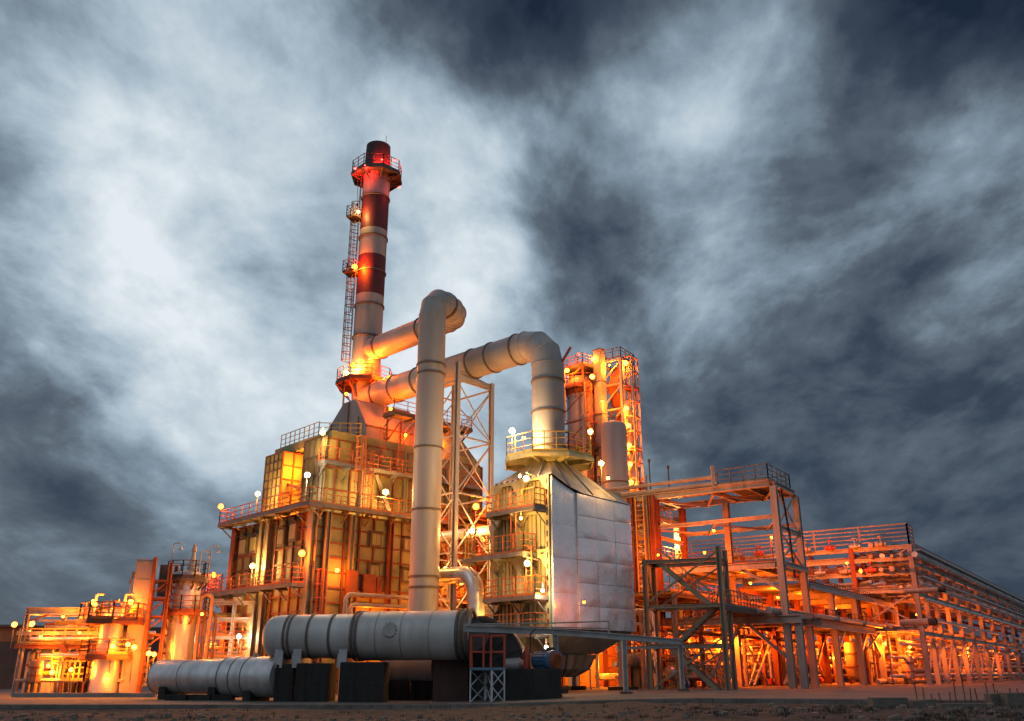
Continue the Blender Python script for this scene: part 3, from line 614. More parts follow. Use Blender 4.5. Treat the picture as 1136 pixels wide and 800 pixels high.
# frame of the balcony side: posts, transoms with slots, chamfered door bays
for u in (.18, 3.05, 5.75): m = M(); mpb(m, QB, u - .17, u + .17, -.5, .03, 2.2, 14.3); ps = m.build('post', 'boxw', BX)
lv = [(3.9, 6.0), (6.55, 8.85), (9.4, 11.85), (12.3, 14.2)]
for i, (z0, z1) in enumerate(lv):
    m = M(); mpb(m, QB, .0, 5.9, -.49, .018, z1, z1 + (.55 if i < 3 else .25)); tr = m.build('transom', 'boxw', BX)
    for k in range(9): m = M(); mpb(m, QB, .55 + k * .58, .85 + k * .58, .015, .024, z1 + .2, z1 + .34); m.build('slot', 'black', tr)
    for u0, u1 in ((.36, 2.87), (3.23, 5.57)):
        m = M(); n = 6
        for k in range(n):                          # corrugated door leaf
            a, b2 = u0 + (u1 - u0) * k / n, u0 + (u1 - u0) * (k + 1) / n; mpb(m, QB, a, a + (b2 - a) * .6, -.46, -.30, z0, z1); mpb(m, QB, a + (b2 - a) * .6, b2, -.46, -.40, z0, z1)
        m.build('door', 'boxd' if (i + (u0 > 1)) % 2 else 'boxw', BX)
        for ua, ub in ((u0, u0 + .6), (u1, u1 - .6)): m = M(); m.hexa([QB(ua, -.25, z1 - .75), QB(ua, -.02, z1 - .75), QB(ua, -.02, z1 - .74), QB(ua, -.25, z1 - .74), QB(ua, -.25, z1), QB(ua, -.02, z1), QB(ub, -.02, z1), QB(ub, -.25, z1)]); m.build('corner_gusset', 'boxw', BX)
for k in range(16): m = M(); mpb(m, QB, .12, .24, .031, .05, 3 + k * .72, 3.38 + k * .72); m.build('slot', 'black', BX)
for z, u0, u1 in ((12.15, .15, 5.1), (9.2, 1.2, 7.6), (6.3, .15, 5.3), (3.95, .15, 6)):
    walkway(BX, QB, u0, u1, .06, 1.25, z, 'balcony', 'lr', 'orange', 'edgegrey', 2.4, 1.25, 1.1)
ladder(BX, QB(2.6, .9, 9.2), QB(2.6, .9, 13.0), B.b, B.a * -1, 'orange', False); ladder(BX, QB(1.2, .8, 6.3), QB(1.2, .8, 9.6), B.b, B.a * -1, 'orange', False)
ladder(BX, QB(6.9, .9, 9.2), QB(6.9, .9, 11.6), B.b, B.a * -1, 'yellow')
# crumpled aluminium sheets on the long side
rnd = random.Random(11)
def sheet(u0, u1, za, zb, w, mm='silver'):
    m = M(); N = 5
    zl = lambda t: za[0] + (za[1] - za[0]) * t; zh = lambda t: zb[0] + (zb[1] - zb[0]) * t; g = []
    ph = rnd.uniform(0, 9)
    for i in range(N + 1):
        for j in range(N + 1):
            t, s_ = i / N, j / N; z = zl(t) + (zh(t) - zl(t)) * s_; u = u0 + (u1 - u0) * t
            g.append(QA(u, w + (.055 * mnoise.noise(V((u * .8 + ph, z * .8, ph))) + .03 if 0 < i < N and 0 < j < N else 0), z))
    n0 = len(m.v); m.v += g
    for i in range(N):
        for j in range(N): q = n0 + i * (N + 1) + j; m.f.append([q, q + N + 1, q + N + 2, q + 1])
    e = [QA(u0, .02, zl(0)), QA(u1, .02, zl(1)), QA(u1, .02, zh(1)), QA(u0, .02, zh(0))]; f = [g[0], g[N * (N + 1)], g[-1], g[N]]
    for k in range(4): m.poly(e[k], e[(k + 1) % 4], f[(k + 1) % 4], f[k])
    return m.build('cladding_sheet', mm, BX, 55)
top = lambda u: (14.35 - .38 * u) if u < 2.5 else (13.42 - .035 * (u - 2.5))
us = [2.5, 4.5, 6.45, 8.3]; nz = 6; zb0 = 4.25
for k in range(nz):
    z0, z1 = zb0 + (11.2 - zb0 + 2.2) * k / nz, zb0 + (11.2 - zb0 + 2.2) * (k + 1) / nz
    for a, b2 in zip(us, us[1:]):
        t1 = (top(a), top(b2)) if k == nz - 1 else (z1, z1)
        sheet(a + .01, b2 - .01, (z0 + .012, z0 + .012), (t1[0] - .012, t1[1] - .012), .30 + rnd.uniform(-.02, .02))
for k in range(4):
    z0, z1 = 4.25 + 2.28 * k, 4.25 + 2.28 * (k + 1)
    t1 = (top(.12), top(2.49)) if k == 3 else (z1, z1)
    sheet(.12, 2.49, (z0 + .01, z0 + .01), t1, .18 + rnd.uniform(-.02, .02))
m = M(); mpb(m, QA, .1, 8.28, -.45, .016, 4.2, 13.2); m.build('backing', 'seam', BX)
m = M(); mpb(m, QB, -.1, 5.9, -8.3, -8.05, 4.2, 13.2); m.build('end_cladding', 'silver', BX)
# hipped roof rising to the duct collar
dl = (3.1, 3.0); m = M(); N = 24; bot = []; tp = []
for i in range(N):
    t = 2 * math.pi * i / N; c, s_ = math.cos(t), math.sin(t); k = max(abs(c), abs(s_))
    ca, cb = c / k, s_ / k; bot.append(B(4.13 + ca * 4.2, 2.75 + cb * 3.12, top(4.13 + ca * 4.2) + .03)); tp.append(B(dl[0] + c * 1.5, dl[1] + s_ * 1.5, 15.95))
for i in range(N): j = (i + 1) % N; m.poly(bot[i], bot[j], tp[j], tp[i])
rf = m.build('roof', 'silverv', BX); m = M()
for i in range(0, N, 2): m.bar(bot[i] + UP * .05, tp[i] + UP * .05, .13)
m.build('roof_rib', 'greysteel', rf)
m = M(); m.rev(B(dl[0], dl[1], 15.9), UP, [(0, 1.52), (.3, 1.45), (.32, 1.2)], 32); m.build('collar', 'boxw', BX, 40)
DC = B(dl[0], dl[1], 0); octdeck(BX, DC, 3.45, 1.45, 16.35, .14, 'boxw', 'yellow', 'gallery', 1.45, .45)
# hopper under the box
m = M(); m.hexa([B(1.4, 1.4, 2.75), B(6.2, 1.4, 2.75), B(6.2, 4.6, 2.75), B(1.4, 4.6, 2.75), B(.5, -.1, 4.2), B(8.2, -.1, 4.2), B(8.2, 5.8, 4.2), B(.5, 5.8, 4.2)]); hp = m.build('hopper', 'hopper', BX)
pf = [(1.0, 1.35), (1.2, 1.9), (1.9, 2.6), (2.7, 2.7)]
m = M()
for (r0, z0), (r1, z1) in (((1.0, 1.25), (1.9, 1.75)), ((1.9, 1.75), (2.35, 2.72))):
    o = lambda r, z: [B(3.6 - r, 3 - r * .62, z), B(3.6 + r, 3 - r * .62, z), B(3.6 + r, 3 + r * .62, z), B(3.6 - r, 3 + r * .62, z)]
    m.hexa(o(r0, z0) + o(r1, z1))
lw = m.build('lower_hopper', 'hopper', BX); m = M()
for k in range(6):
    t = -1 + k * .4; m.bar(B(3.6 + t * 1.0, 3 - 1.0 * .62 - .05, 1.25), B(3.6 + t * 1.9, 3 - 1.9 * .62 - .05, 1.75), .07, .12); m.bar(B(3.6 + t * 1.9, 3 - 1.9 * .62 - .05, 1.75), B(3.6 + t * 2.35, 3 - 2.35 * .62 - .05, 2.72), .07, .12)
m.build('hopper_rib', 'darksteel', lw)
for a, b2 in ((.4, .4), (7.6, .5), (.4, 5.4), (7.6, 5.4)):
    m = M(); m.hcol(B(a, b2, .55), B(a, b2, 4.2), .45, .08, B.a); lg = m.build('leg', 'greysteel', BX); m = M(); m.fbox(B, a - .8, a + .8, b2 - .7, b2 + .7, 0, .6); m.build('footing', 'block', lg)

# ---------------------------------------------------------------- near grey duct on black blocks
ND = thing('air_duct', 'fat grey horizontal duct lying on black blocks in front of the furnace', 'duct', at(400, 710, 53.5) * V((1, 1, 0)))
pl = at(304, 714, 54.6); pr_ = at(520, 706, 52.4); pl.z = pr_.z = 3.55; dd = (pr_ - pl).normalized(); back = V((-.45, .89, 0)); R1 = 1.22
m = M(); m.rev(pl, dd, [(-.52, .05), (-.50, .45), (-.40, .80), (-.22, 1.04), (.05, 1.16), (.5, R1), ((pr_ - pl).length, R1)], 44); m.build('duct_shell', 'nearduct', ND, 30)
def on(px): return pl + dd * ((at(px, 710, 53.5).x - pl.x) / dd.x)
for px in (319, 324, 346, 371): m = M(); m.band(on(px), dd, R1, .12, .06, 44); m.build('flange_ring', 'ductband', ND, 40)
m = M(); m.rev(on(396), dd, [(0, R1 - .02), (.35, R1 + .13), ((on(514) - on(396)).length, R1 + .13), ((on(516) - on(396)).length, R1)], 44); m.build('wide_sleeve', 'nearduct', ND, 30)
for px in (397, 402): m = M(); m.band(on(px), dd, R1 + .12, .14, .07, 44); m.build('flange_ring', 'ductband', ND, 40)
for px in (513, 519, 524): m = M(); m.band(on(px), dd, R1 + .1, .16, .14, 44); m.build('flange_ring', 'darksteel', ND, 40)
for px in (424, 452, 483): m = M(); m.band(on(px), dd, R1 + .11, .05, .035, 44); m.build('weld_seam', 'duct', ND, 40)
m = M(); c = on(436) + V((0, -1.25, .25)); m.rev(c, V((0, -1, 0)), [(0, .42), (.12, .42), (.14, .36), (.2, .36)], 20); mh = m.build('manhole', 'nearduct', ND, 35)
m = M()
for i in range(12): t = i * math.pi / 6; m.rev(c + dd * math.cos(t) * .39 + UP * math.sin(t) * .39 + V((0, -.12, 0)), V((0, -1, 0)), [(0, .03), (.05, .03)], 6)
m.build('bolt_pattern', 'darksteel', mh)
for px in (311, 332, 384): m = M(); c = on(px); m.bar(V((c.x, c.y - 1.0, 1.8)), V((c.x, c.y - .9, 3.3)), .5, .10, dd); m.bar(V((c.x, c.y + .2, 1.8)), V((c.x, c.y + .2, 2.6)), .45, 1.8, dd); m.build('saddle_plate', 'galv', ND)
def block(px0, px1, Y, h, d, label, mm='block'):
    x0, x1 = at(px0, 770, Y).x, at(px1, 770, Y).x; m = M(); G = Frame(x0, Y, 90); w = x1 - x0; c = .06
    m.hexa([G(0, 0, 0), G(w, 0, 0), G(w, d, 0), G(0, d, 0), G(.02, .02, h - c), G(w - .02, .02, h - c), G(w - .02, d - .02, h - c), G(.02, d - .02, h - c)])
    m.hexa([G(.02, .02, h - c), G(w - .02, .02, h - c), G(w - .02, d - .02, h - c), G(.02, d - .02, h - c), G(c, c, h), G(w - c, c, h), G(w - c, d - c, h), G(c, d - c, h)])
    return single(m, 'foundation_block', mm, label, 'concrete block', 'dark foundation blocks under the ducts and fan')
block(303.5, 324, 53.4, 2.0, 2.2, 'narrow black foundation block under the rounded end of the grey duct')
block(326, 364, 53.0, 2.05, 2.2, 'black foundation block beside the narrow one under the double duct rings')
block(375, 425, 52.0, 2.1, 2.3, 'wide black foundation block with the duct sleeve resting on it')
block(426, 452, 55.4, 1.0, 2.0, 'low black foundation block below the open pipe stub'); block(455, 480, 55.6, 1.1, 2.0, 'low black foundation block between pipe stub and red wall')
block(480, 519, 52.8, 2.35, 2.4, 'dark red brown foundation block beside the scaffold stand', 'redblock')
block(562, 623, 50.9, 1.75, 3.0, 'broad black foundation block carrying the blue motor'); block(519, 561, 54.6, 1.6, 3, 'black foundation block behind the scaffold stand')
# open pipe stub behind
PS = thing('pipe_stub', 'wide grey pipe stub with covered end behind the black blocks', 'pipe', at(450, 741, 57) * V((1, 1, 0)) + UP * .95)
p0 = at(432, 741, 56.6); p1 = at(486, 738, 56.0); p0.z = p1.z = 1.95; m = M(); m.tube([p0, p1], 1.0, 36); m.build('shell', 'nearduct', PS, 30)
dp = (p0 - p1).normalized(); m = M(); m.rev(p0, dp, [(0, 1.06), (.1, 1.06), (.1, .0)], 36); f = m.build('end_cover', 'slab', PS, 30); m = M(); x, y = perp(dp); m.bar(p0 + dp * .13 - x, p0 + dp * .13 + x, .06); m.bar(p0 + dp * .13 - y, p0 + dp * .13 + y, .07); m.build('cross_strip', 'rust', f)
# long insulated vessel, lower left
IV = thing('insulated_vessel', 'long silver insulated vessel lying on low dark saddles before the ringed column', 'vessel', at(240, 770, 56) * V((1, 1, 0)))
q0 = at(177, 755, 58.5); q1 = at(312, 752.5, 54.2); q0.z = q1.z = 1.30; dv = (q1 - q0).normalized(); Lv = (q1 - q0).length; tm = (at(253, 752, 56).x - q0.x) / dv.x
m = M(); m.rev(q0, dv, [(-.42, .02), (-.40, .45), (-.28, .80), (-.1, .96), (0, .99), (tm, .99)], 40); m.build('shell', 'silverv', IV, 35)
m = M(); m.rev(q0, dv, [(tm - .05, .99), (tm + .12, 1.13), (Lv + .1, 1.13), (Lv + .15, 0)], 40); m.build('wide_shell', 'silverv', IV, 35)
for t in (0, 2.4): m = M(); m.band(q0 + dv * t, dv, .985, .05, .018, 40); m.build('seam_band', 'seam', IV, 40)
for t in (.12, 1.0, 1.9): m = M(); m.band(q0 + dv * (tm + t), dv, 1.12, .07, .03, 40); m.build('seam_band', 'seam', IV, 40)
m = M(); c = q0 + dv * (tm + 2.0); m.rev(c + V((0, 0, 1.05)), UP, [(0, .18), (.18, .18), (.2, .1), (.3, .1)], 12); m.bar(c + V((-.1, -1.12, .3)), c + V((.35, -1.12, .3)), .05, .25); m.build('nameplate_nozzle', 'galv', IV)
for t in (1.2, tm - .4, tm + 2.3):
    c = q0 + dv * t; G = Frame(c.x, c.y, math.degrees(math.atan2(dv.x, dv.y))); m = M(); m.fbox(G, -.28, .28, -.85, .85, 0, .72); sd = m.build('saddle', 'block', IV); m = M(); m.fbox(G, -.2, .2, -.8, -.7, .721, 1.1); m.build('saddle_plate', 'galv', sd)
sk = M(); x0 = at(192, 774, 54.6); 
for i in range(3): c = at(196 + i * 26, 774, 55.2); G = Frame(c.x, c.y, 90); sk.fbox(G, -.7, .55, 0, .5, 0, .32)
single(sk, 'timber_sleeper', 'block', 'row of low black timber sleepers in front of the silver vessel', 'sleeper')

# ---------------------------------------------------------------- fan, motor, access stand
FN = thing('draught_fan', 'big dark fan housing at the flanged end of the fat grey duct', 'fan', at(552, 760, 55) * V((1, 1, 0)))
fc = at(534, 739, 54.6); fy = V((.17, .985, 0)); m = M()
m.rev(fc - fy * 1.0, fy, [(0, .5), (.001, 2.55), (.06, 2.62), (1.94, 2.62), (2.0, 2.55), (2.001, .5)], 44); fh = m.build('volute', 'fan', FN, 30)
m = M(); m.rev(fc - fy * 1.08, fy, [(0, 2.62), (0, 2.74), (.12, 2.74), (.12, 2.62)], 44, True); m.build('rim_flange', 'darksteel', fh, 30)
for k in range(7):
    t = -1.2 + 2.4 * k / 6; o = V((math.sin(t) * .985, -math.sin(t) * .17, math.cos(t))); m = M(); m.bar(fc - fy * 1.03 + o * .9, fc - fy * 1.03 + o * 2.6, .06, .1, o.cross(fy)); m.build('stiffener', 'darksteel', fh)
m = M(); m.tube([on(521), fc - dd * .6], 1.15, 32); m.build('inlet_cone', 'fan', FN, 35)
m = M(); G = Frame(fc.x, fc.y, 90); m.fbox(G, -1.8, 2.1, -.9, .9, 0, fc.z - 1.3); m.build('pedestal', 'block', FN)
MO = thing('electric_motor', 'blue electric motor with round orange red end cover on a black block', 'motor', at(609, 742, 51.9) * V((1, 1, 0)) + UP * 1.75)
mc = at(607, 733, 51.9); md = V((.55, -.83, 0)).normalized(); m = M(); m.rev(mc - md * .9, md, [(0, .30), (.05, .50), (1.3, .50), (1.35, .55), (1.7, .55), (1.72, .5)], 28); m.build('body', 'blue', MO, 35)
m = M(); m.rev(mc + md * .83, md, [(0, .44), (.05, .44), (.08, .33), (.10, .33)], 28); ec = m.build('end_cover', 'motorred', MO, 35)
m = M()
for i in range(5): r = .07 + i * .07; m.rev(mc + md * .935, md, [(0, r), (.015, r + .012), (.0, r + .024)], 24)
m.build('guard_ring', 'orange', ec)
m = M()
for i in range(16): t = 2 * math.pi * i / 16; x, y = perp(md); o = x * math.cos(t) + y * math.sin(t); m.bar(mc + o * .5 - md * .8, mc + o * .5 + md * .35, .035, .07, o.cross(md))
m.build('cooling_fin', 'blue', MO)
m = M(); G = Frame(mc.x, mc.y, 146); m.fbox(G, -.8, .8, -.45, .45, 1.75, mc.z - .42); m.fbox(G, -.25, .25, .1, .4, mc.z + .45, mc.z + .7); m.build('foot', 'fan', MO)
GB = thing('gearbox', 'grey gearbox and shaft beside the blue motor on the black block', 'gearbox', at(574, 742, 52.8) * V((1, 1, 0)) + UP * 1.75)
gc = at(574, 738, 53.0); m = M(); m.rev(gc - dd * .75 , dd, [(0, .22), (.1, .36), (.9, .42), (1.0, .3), (1.2, .2), (1.5, .2)], 24); m.build('body', 'galv', GB, 35); m = M(); G = Frame(gc.x, gc.y, 92); m.fbox(G, -.8, .8, -.5, .5, 1.75, gc.z - .3); m.build('base', 'fan', GB)
CP_ = thing('coupling_guard', 'upright bright red coupling guard between gearbox and motor', 'guard', at(584, 742, 52.3) * V((1, 1, 0)) + UP * 1.75)
cc = at(584.5, 738, 52.4); m = M(); m.rev(V((cc.x, cc.y, 1.75)), UP, [(0, .2), (.85, .2), (1.0, .14), (1.15, .06)], 16); m.build('cover', 'motorred', CP_, 40); m = M(); m.tube([V((cc.x + .2, cc.y, 2.6)), V((cc.x + .2, cc.y, 3.6)), V((cc.x + .5, cc.y, 3.9))], .04, 6); m.build('cable', 'black', CP_)
ST2 = thing('access_stand', 'white lattice scaffold stand with blue deck and orange red guard rails', 'scaffold', at(540, 775, 50.5) * V((1, 1, 0)))
a0 = at(521.5, 775, 50.2).x; a1 = at(559.5, 775, 50.2).x; G = Frame(a0, 50.2, 90); w = a1 - a0; dz = zof(a0, 50.2, 740.5); hz = zof(a0, 50.2, 704)
cx = [0, w * .42, w * .63, w]
for i, x in enumerate(cx):
    y = 0 if i != 1 else 1.5
    m = M(); m.bar(G(x, y, 0), G(x, y, dz - .15), .12 if i in (1, 2) else .08); m.build('leg', 'whitelat', ST2)
m = M()
for x0, x1, y0, y1 in ((0, w * .42, 0, 1.5), (w * .63, w, 0, 0), (w * .42, w * .63, 1.5, 0)):
    for k in range(2):
        za, zb = .05 + k * (dz - .2) / 2, .05 + (k + 1) * (dz - .2) / 2; m.bar(G(x0, y0, za), G(x1, y1, zb), .05); m.bar(G(x0, y0 - .01, zb), G(x1, y1 - .01, za), .05)
m.build('cross_bracing', 'whitelat', ST2)
m = M(); m.fbox(G, -.05, w + .05, -.05, 1.6, dz - .14, dz); dk = m.build('deck', 'bluedeck', ST2)
m = M()
for x in (0, w * .38, w * .60, w): m.bar(G(x, 0, dz), G(x, 0, hz), .11)
for x in (0, w): m.bar(G(x, 1.5, dz), G(x, 1.5, hz), .11)
for z in (dz + (hz - dz) * .48, hz - .04): m.bar(G(0, .0, z), G(w * .38, .0, z), .08); m.bar(G(w * .6, 0, z), G(w, 0, z), .08); m.bar(G(0, 0, z), G(0, 1.5, z), .08); m.bar(G(w, 0, z), G(w, 1.5, z), .08); m.bar(G(0, 1.5, z), G(w, 1.5, z), .08)
m.build('guard_rail', 'redrail', ST2)

# ---------------------------------------------------------------- low pipe support with grey posts
PSU = thing('pipe_support', 'low grey steel support beam on posts crossing before the silver box', 'pipe support', at(690, 770, 54) * V((1, 1, 0)))
pp = [(516, 694, 52.2), (616, 698, 54.8), (692, 704, 53.6), (754, 709.5, 55.6)]
zz = 3.95
def atz(px, py, z): p = at(px, py, 1.0) - V((0, 0, EYE)); k = (z - EYE) / p.z; return p * k + V((0, 0, EYE))
P4 = [at(516, 694, 50), at(616, 698, 54.3), at(692, 704, 55), at(754, 709.5, 60.5)]
m = M()
for p, q in zip(P4, P4[1:]): m.ibeam(p - UP * .15, q - UP * .15, .3, .34, .06)
m.build('beam', 'galv', PSU)
for i in (1, 2, 3):
    p = P4[i]; m = M(); m.hcol(V((p.x, p.y, .12)), V((p.x, p.y, p.z - .33)), .34 if i == 1 else .28, .06); lg = m.build('post', 'galv', PSU); m = M(); G = Frame(p.x, p.y, 90); m.fbox(G, -.35, .35, -.35, .35, 0, .13 + rise(p.x)); m.build('base_plate', 'darksteel', lg)
m = M(); m.bar(P4[2] + V((-.3, 1.2, -.75)), P4[3] + V((.3, .4, -.45)), .16); m.build('back_beam', 'galv', PSU)
CH = thing('handrail', 'thin pale handrail running above the low grey support beam', 'railing', P4[1])
m = M(); r0, r1 = P4[0] + UP * .05, P4[2] + UP * .75 + V((-.9, -.2, 0)); m.tube([r0, P4[1] + UP * .35, r1], .045, 6); m.tube([r0 + UP * -.02 + V((0, .3, 0)), r1 - UP * .42], .04, 6); m.bar(r1 - UP * 1.0, r1, .09); m.build('tube', 'pipew', CH)
# ---------------------------------------------------------------- tall portal rack right of the silver box
R = Frame(20.9, 70, 35); RD = 5.4
def pipe(pts, r, mm, label, group='pipes of the plant', name='process_pipe', n=8, bend=0, flange=()):
    m = M(); pts = [V(p) for p in pts]; path = fillet(pts, bend, 4) if bend and len(pts) > 2 else pts
    m.tube(path, r, n)
    for t in flange: m.band(pts[0].lerp(pts[-1], t), pts[-1] - pts[0], r, .10, .08, n + 4)
    return single(m, name, mm, label, 'pipe', group, 40)
RK = thing('pipe_rack', 'tall pale steel portal frame of the rack with a railed top platform', 'pipe rack', R(2.7, 5, 0))
RB = 10.4
for a, b, mm in ((0, 0, 'steel'), (RD, 0, 'steel'), (0, RB, 'rust'), (RD, RB, 'rust'), (RD, 6.2, 'pink'), (0, -.9, 'steel')):
    top_ = 15.6 if b > -.5 else 5.6
    m = M(); m.hcol(R(a, b, 0), R(a, b, top_), .5, .08, R.a); c = m.build('column', mm, RK)
    m = M(); m.fbox(R, a - .45, a + .45, b - .45, b + .45, 0, .18); m.build('base_plate', 'concrete', c)
def ib(root, p, q, w, h, mm, name='beam'): m = M(); m.ibeam(p, q, w, h, .07); return m.build(name, mm, root)
for a in (0, RD): ib(RK, R(a, .3, 15.85), R(a, RB + 4.5, 15.85), .4, .5, 'steel' if a == 0 else 'pink', 'girder'); ib(RK, R(a, .27, 13.2), R(a, RB, 13.2), .25, .3, 'steel', 'tie_beam')
for b in (0, 5.2, RB): ib(RK, R(.25, b, 15.8), R(RD - .25, b, 15.8), .35, .4, 'steel', 'cross_beam')
for b in (0, RB): ib(RK, R(.25, b, 12.4), R(RD - .25, b, 12.4), .25, .3, 'steel', 'cross_beam')
for i in range(4):
    b0, b1 = RB * i / 4, RB * (i + 1) / 4; m = M()
    m.bar(R(.2 if i % 2 == 0 else RD - .2, b0, 13.0), R(RD - .2 if i % 2 == 0 else .2, b1, 13.0), .15); m.bar(R(.2 if i % 2 == 0 else RD - .2, b0, 15.5), R(RD - .2 if i % 2 == 0 else .2, b1, 15.5), .16); m.build('plan_bracing', 'pink', RK)
for z0, z1 in ((9.8, 12.3), (12.5, 15.6)): m = M(); m.xbrace(R(.2, 0, z0), R(RD - .2, 0, z0), R(.2, 0, z1), R(RD - .2, 0, z1), .12); m.build('side_bracing', 'steel', RK)
m = M(); m.tube([R(1.6, -.1, 15.6), R(2.2, -.2, 12), R(2.6, -.15, 8.6)], .09, 6); m.build('hanging_hose', 'black', RK, True)
# decks
def deckbox(root, a0, a1, b0, b1, z, edgem='steel', t=.14, name='deck', h=.4):
    m = M(); m.fbox(R, a0, a1, b0, b1, z - t, z); d = m.build(name, 'grate', root); m = M()
    e = [R(a0, b0, z - h / 2), R(a1, b0, z - h / 2), R(a1, b1, z - h / 2), R(a0, b1, z - h / 2)]
    for k in range(4): m.ibeam(e[k], e[(k + 1) % 4], .22, h, .05)
    n = max(1, int(abs(b1 - b0) / 1.6))
    for i in range(1, n): bb = b0 + (b1 - b0) * i / n; m.ibeam(R(a0, bb, z - .32), R(a1, bb, z - .32), .16, .26, .04)
    m.build('deck_beam', edgem, d); return d
d1 = deckbox(RK, -.1, RD + .1, .3, 4.6, 16.22, 'steel', .1, 'top_platform', .12)
m = M(); m.rail([R(.0, 4.6, 16.22), R(0, .35, 16.22), R(RD, .35, 16.22), R(RD, 4.6, 16.22)], 1.25, 3, 1.2, .04); m.build('railing', 'olive', d1)
d2_ = deckbox(RK, -.2, RD + .2, .4, 9.6, 9.7, 'steel', .14, 'middle_deck', .5)
m = M(); m.rail([R(.1, .6, 9.7), R(.1, 9.4, 9.7)], 1.1, 3, 1.2, .03); m.rail([R(5.4, .6, 9.7), R(5.4, 9.4, 9.7)], 1.1, 3, 1.2, .03); m.build('railing', 'rust', d2_)
d3 = deckbox(RK, -.2, RD + .2, .4, 14, 5.75, 'steel', .14, 'lower_deck', .6)
for a in (0, RD): ib(RK, R(a - .35, -1.2, 5.35), R(a - .35, 14, 5.35), .4, .6, 'steel', 'girder')
for b in (0,): ib(RK, R(.2, b - .36, 9.45), R(RD, b - .36, 9.45), .3, .4, 'steel', 'cross_beam'); ib(RK, R(.2, b - .38, 5.75), R(RD, b - .38, 5.75), .3, .5, 'steel', 'cross_beam')
for a0_, b0_, a1_, b1_, z0, z1 in ((0, 0, 0, 3.2, 2.4, 5.2), (0, 7, 0, 3.6, .3, 5.1), (RD, 0, RD, 5, 1, 5.1), (0, .2, 0, 3.2, 7.6, 9.2)):
    m = M(); m.bar(R(a0_, b0_, z0), R(a1_, b1_, z1), .2); m.build('diagonal_brace', 'steel', RK)
# pipes lying on the top, coming from the left
for i, (a, z, r, mm) in enumerate(((.1, 16.35, .2, 'pipew'), (.1, 16.95, .17, 'pipew'), (.9, 16.5, .26, 'pipew'), (1.9, 16.45, .22, 'pipeb'), (2.8, 16.6, .3, 'pipew'), (3.9, 16.5, .24, 'pipeb'), (2.2, 17.45, .13, 'pipew'))):
    e = (4.7, 4.8, 5.2, 6, 5.4, 5, 7.2)[i]
    pipe([R(a, e, z), R(a, 22, z)], r, mm, '%s %s pipe on top of the tall portal rack, %s from its front edge' % (['thin', 'thin raised', 'medium', 'medium', 'thick', 'medium', 'topmost thin'][i], 'pale' if mm == 'pipew' else 'brown', ORD[i]), 'pipes on top of the tall portal rack')
m = M(); m.bar(R(.0, 5.0, 15.9), R(0, 5.0, 17.9), .26); m.bar(R(0, 5.0, 17.3), R(.8, 5.0, 17.3), .1); single(m, 'pipe_stop', 'steel', 'pale upright end post beside the pipes on the portal top', 'post')
for i, (b, h) in enumerate(((9.4, 2.0), (11.2, 2.8), (11.6, 1.4), (12.2, 2.2))):
    m = M(); m.tube([R(.8, b, 16.2), R(.8, b, 16.6 + h)], .06 if i != 2 else .11, 6); m.rev(R(.8, b, 16.6 + h), UP, [(-.3, .07), (-.25, .12), (0, .12), (.05, .03)], 8)
    single(m, 'vent_stack', 'pipew' if i == 2 else 'darksteel', '%s vent rising from the pipes on the portal top near the ladder mast' % ['short thin dark', 'tallest thin dark', 'short fat pale', 'medium thin dark'][i], 'vent')
# ladder mast
LM = thing('ladder_mast', 'tall dark red mast with a yellow ladder inside between portal and silver box', 'ladder', R(0, 11.6, 0))
for b, w, mm in ((12.55, .5, 'rust'), (10.5, .42, 'rust'), (11.05, .3, 'olive'), (12.1, .2, 'rust')):
    m = M(); m.hcol(R(-.5, b, 0), R(-.5, b, 15.9), w, .08, R.b); m.build('post', mm, LM)
m = M(); m.ladder(R(-.75, 11.6, .2), R(-.75, 11.6, 15.9), R.b, .75, .42, .045); m.build('ladder', 'yellow', LM)
m = M()
for z in lin(1, 15.4, 9): m.bar(R(-.5, 12.6, z), R(-.5, 10.4, z), .12)
m.build('tie_bar', 'rust', LM)

# ---------------------------------------------------------------- stair tower
sx0, sx1 = at(726, 768, 63.5), at(804, 768, 63.5); SA = math.degrees(math.atan2((sx1 - sx0).x, 0)) 
W = Frame(sx0.x, 63.5, 35); TW = (sx1.x - sx0.x); 
T0 = Frame(sx0.x, 65.2, 113)                        # a runs to the right and slightly nearer, b runs back to the right
TWA, TWB = 5.35, 2.6
STW = thing('stair_tower', 'open olive steel stair tower with zigzag flights in front of the orange plant', 'stair', T0(2.6, 1.3, 0))
ztop = zof(T0(0, 0).x, T0(0, 0).y, 624)
for a, b, ex in ((0, 0, .2), (TWA, 0, .9), (0, TWB, .1), (TWA, TWB, .9)):
    m = M(); m.hcol(T0(a, b, 0), T0(a, b, ztop + ex), .32, .06, T0.a); c = m.build('post', 'olive', STW); m = M(); m.fbox(T0, a - .4, a + .4, b - .4, b + .4, 0, .2); m.build('footing', 'concrete', c)
LZ = [ztop, ztop * .655, ztop * .36, .1]
for z in LZ[:3]:
    m = M(); m.ibeam(T0(0, 0, z), T0(TWA, 0, z), .18, .24, .04); m.ibeam(T0(0, TWB, z), T0(TWA, TWB, z), .18, .24, .04); m.ibeam(T0(0, 0, z), T0(0, TWB, z), .18, .24, .04); m.ibeam(T0(TWA, 0, z), T0(TWA, TWB, z), .18, .24, .04); m.build('beam', 'olive', STW)
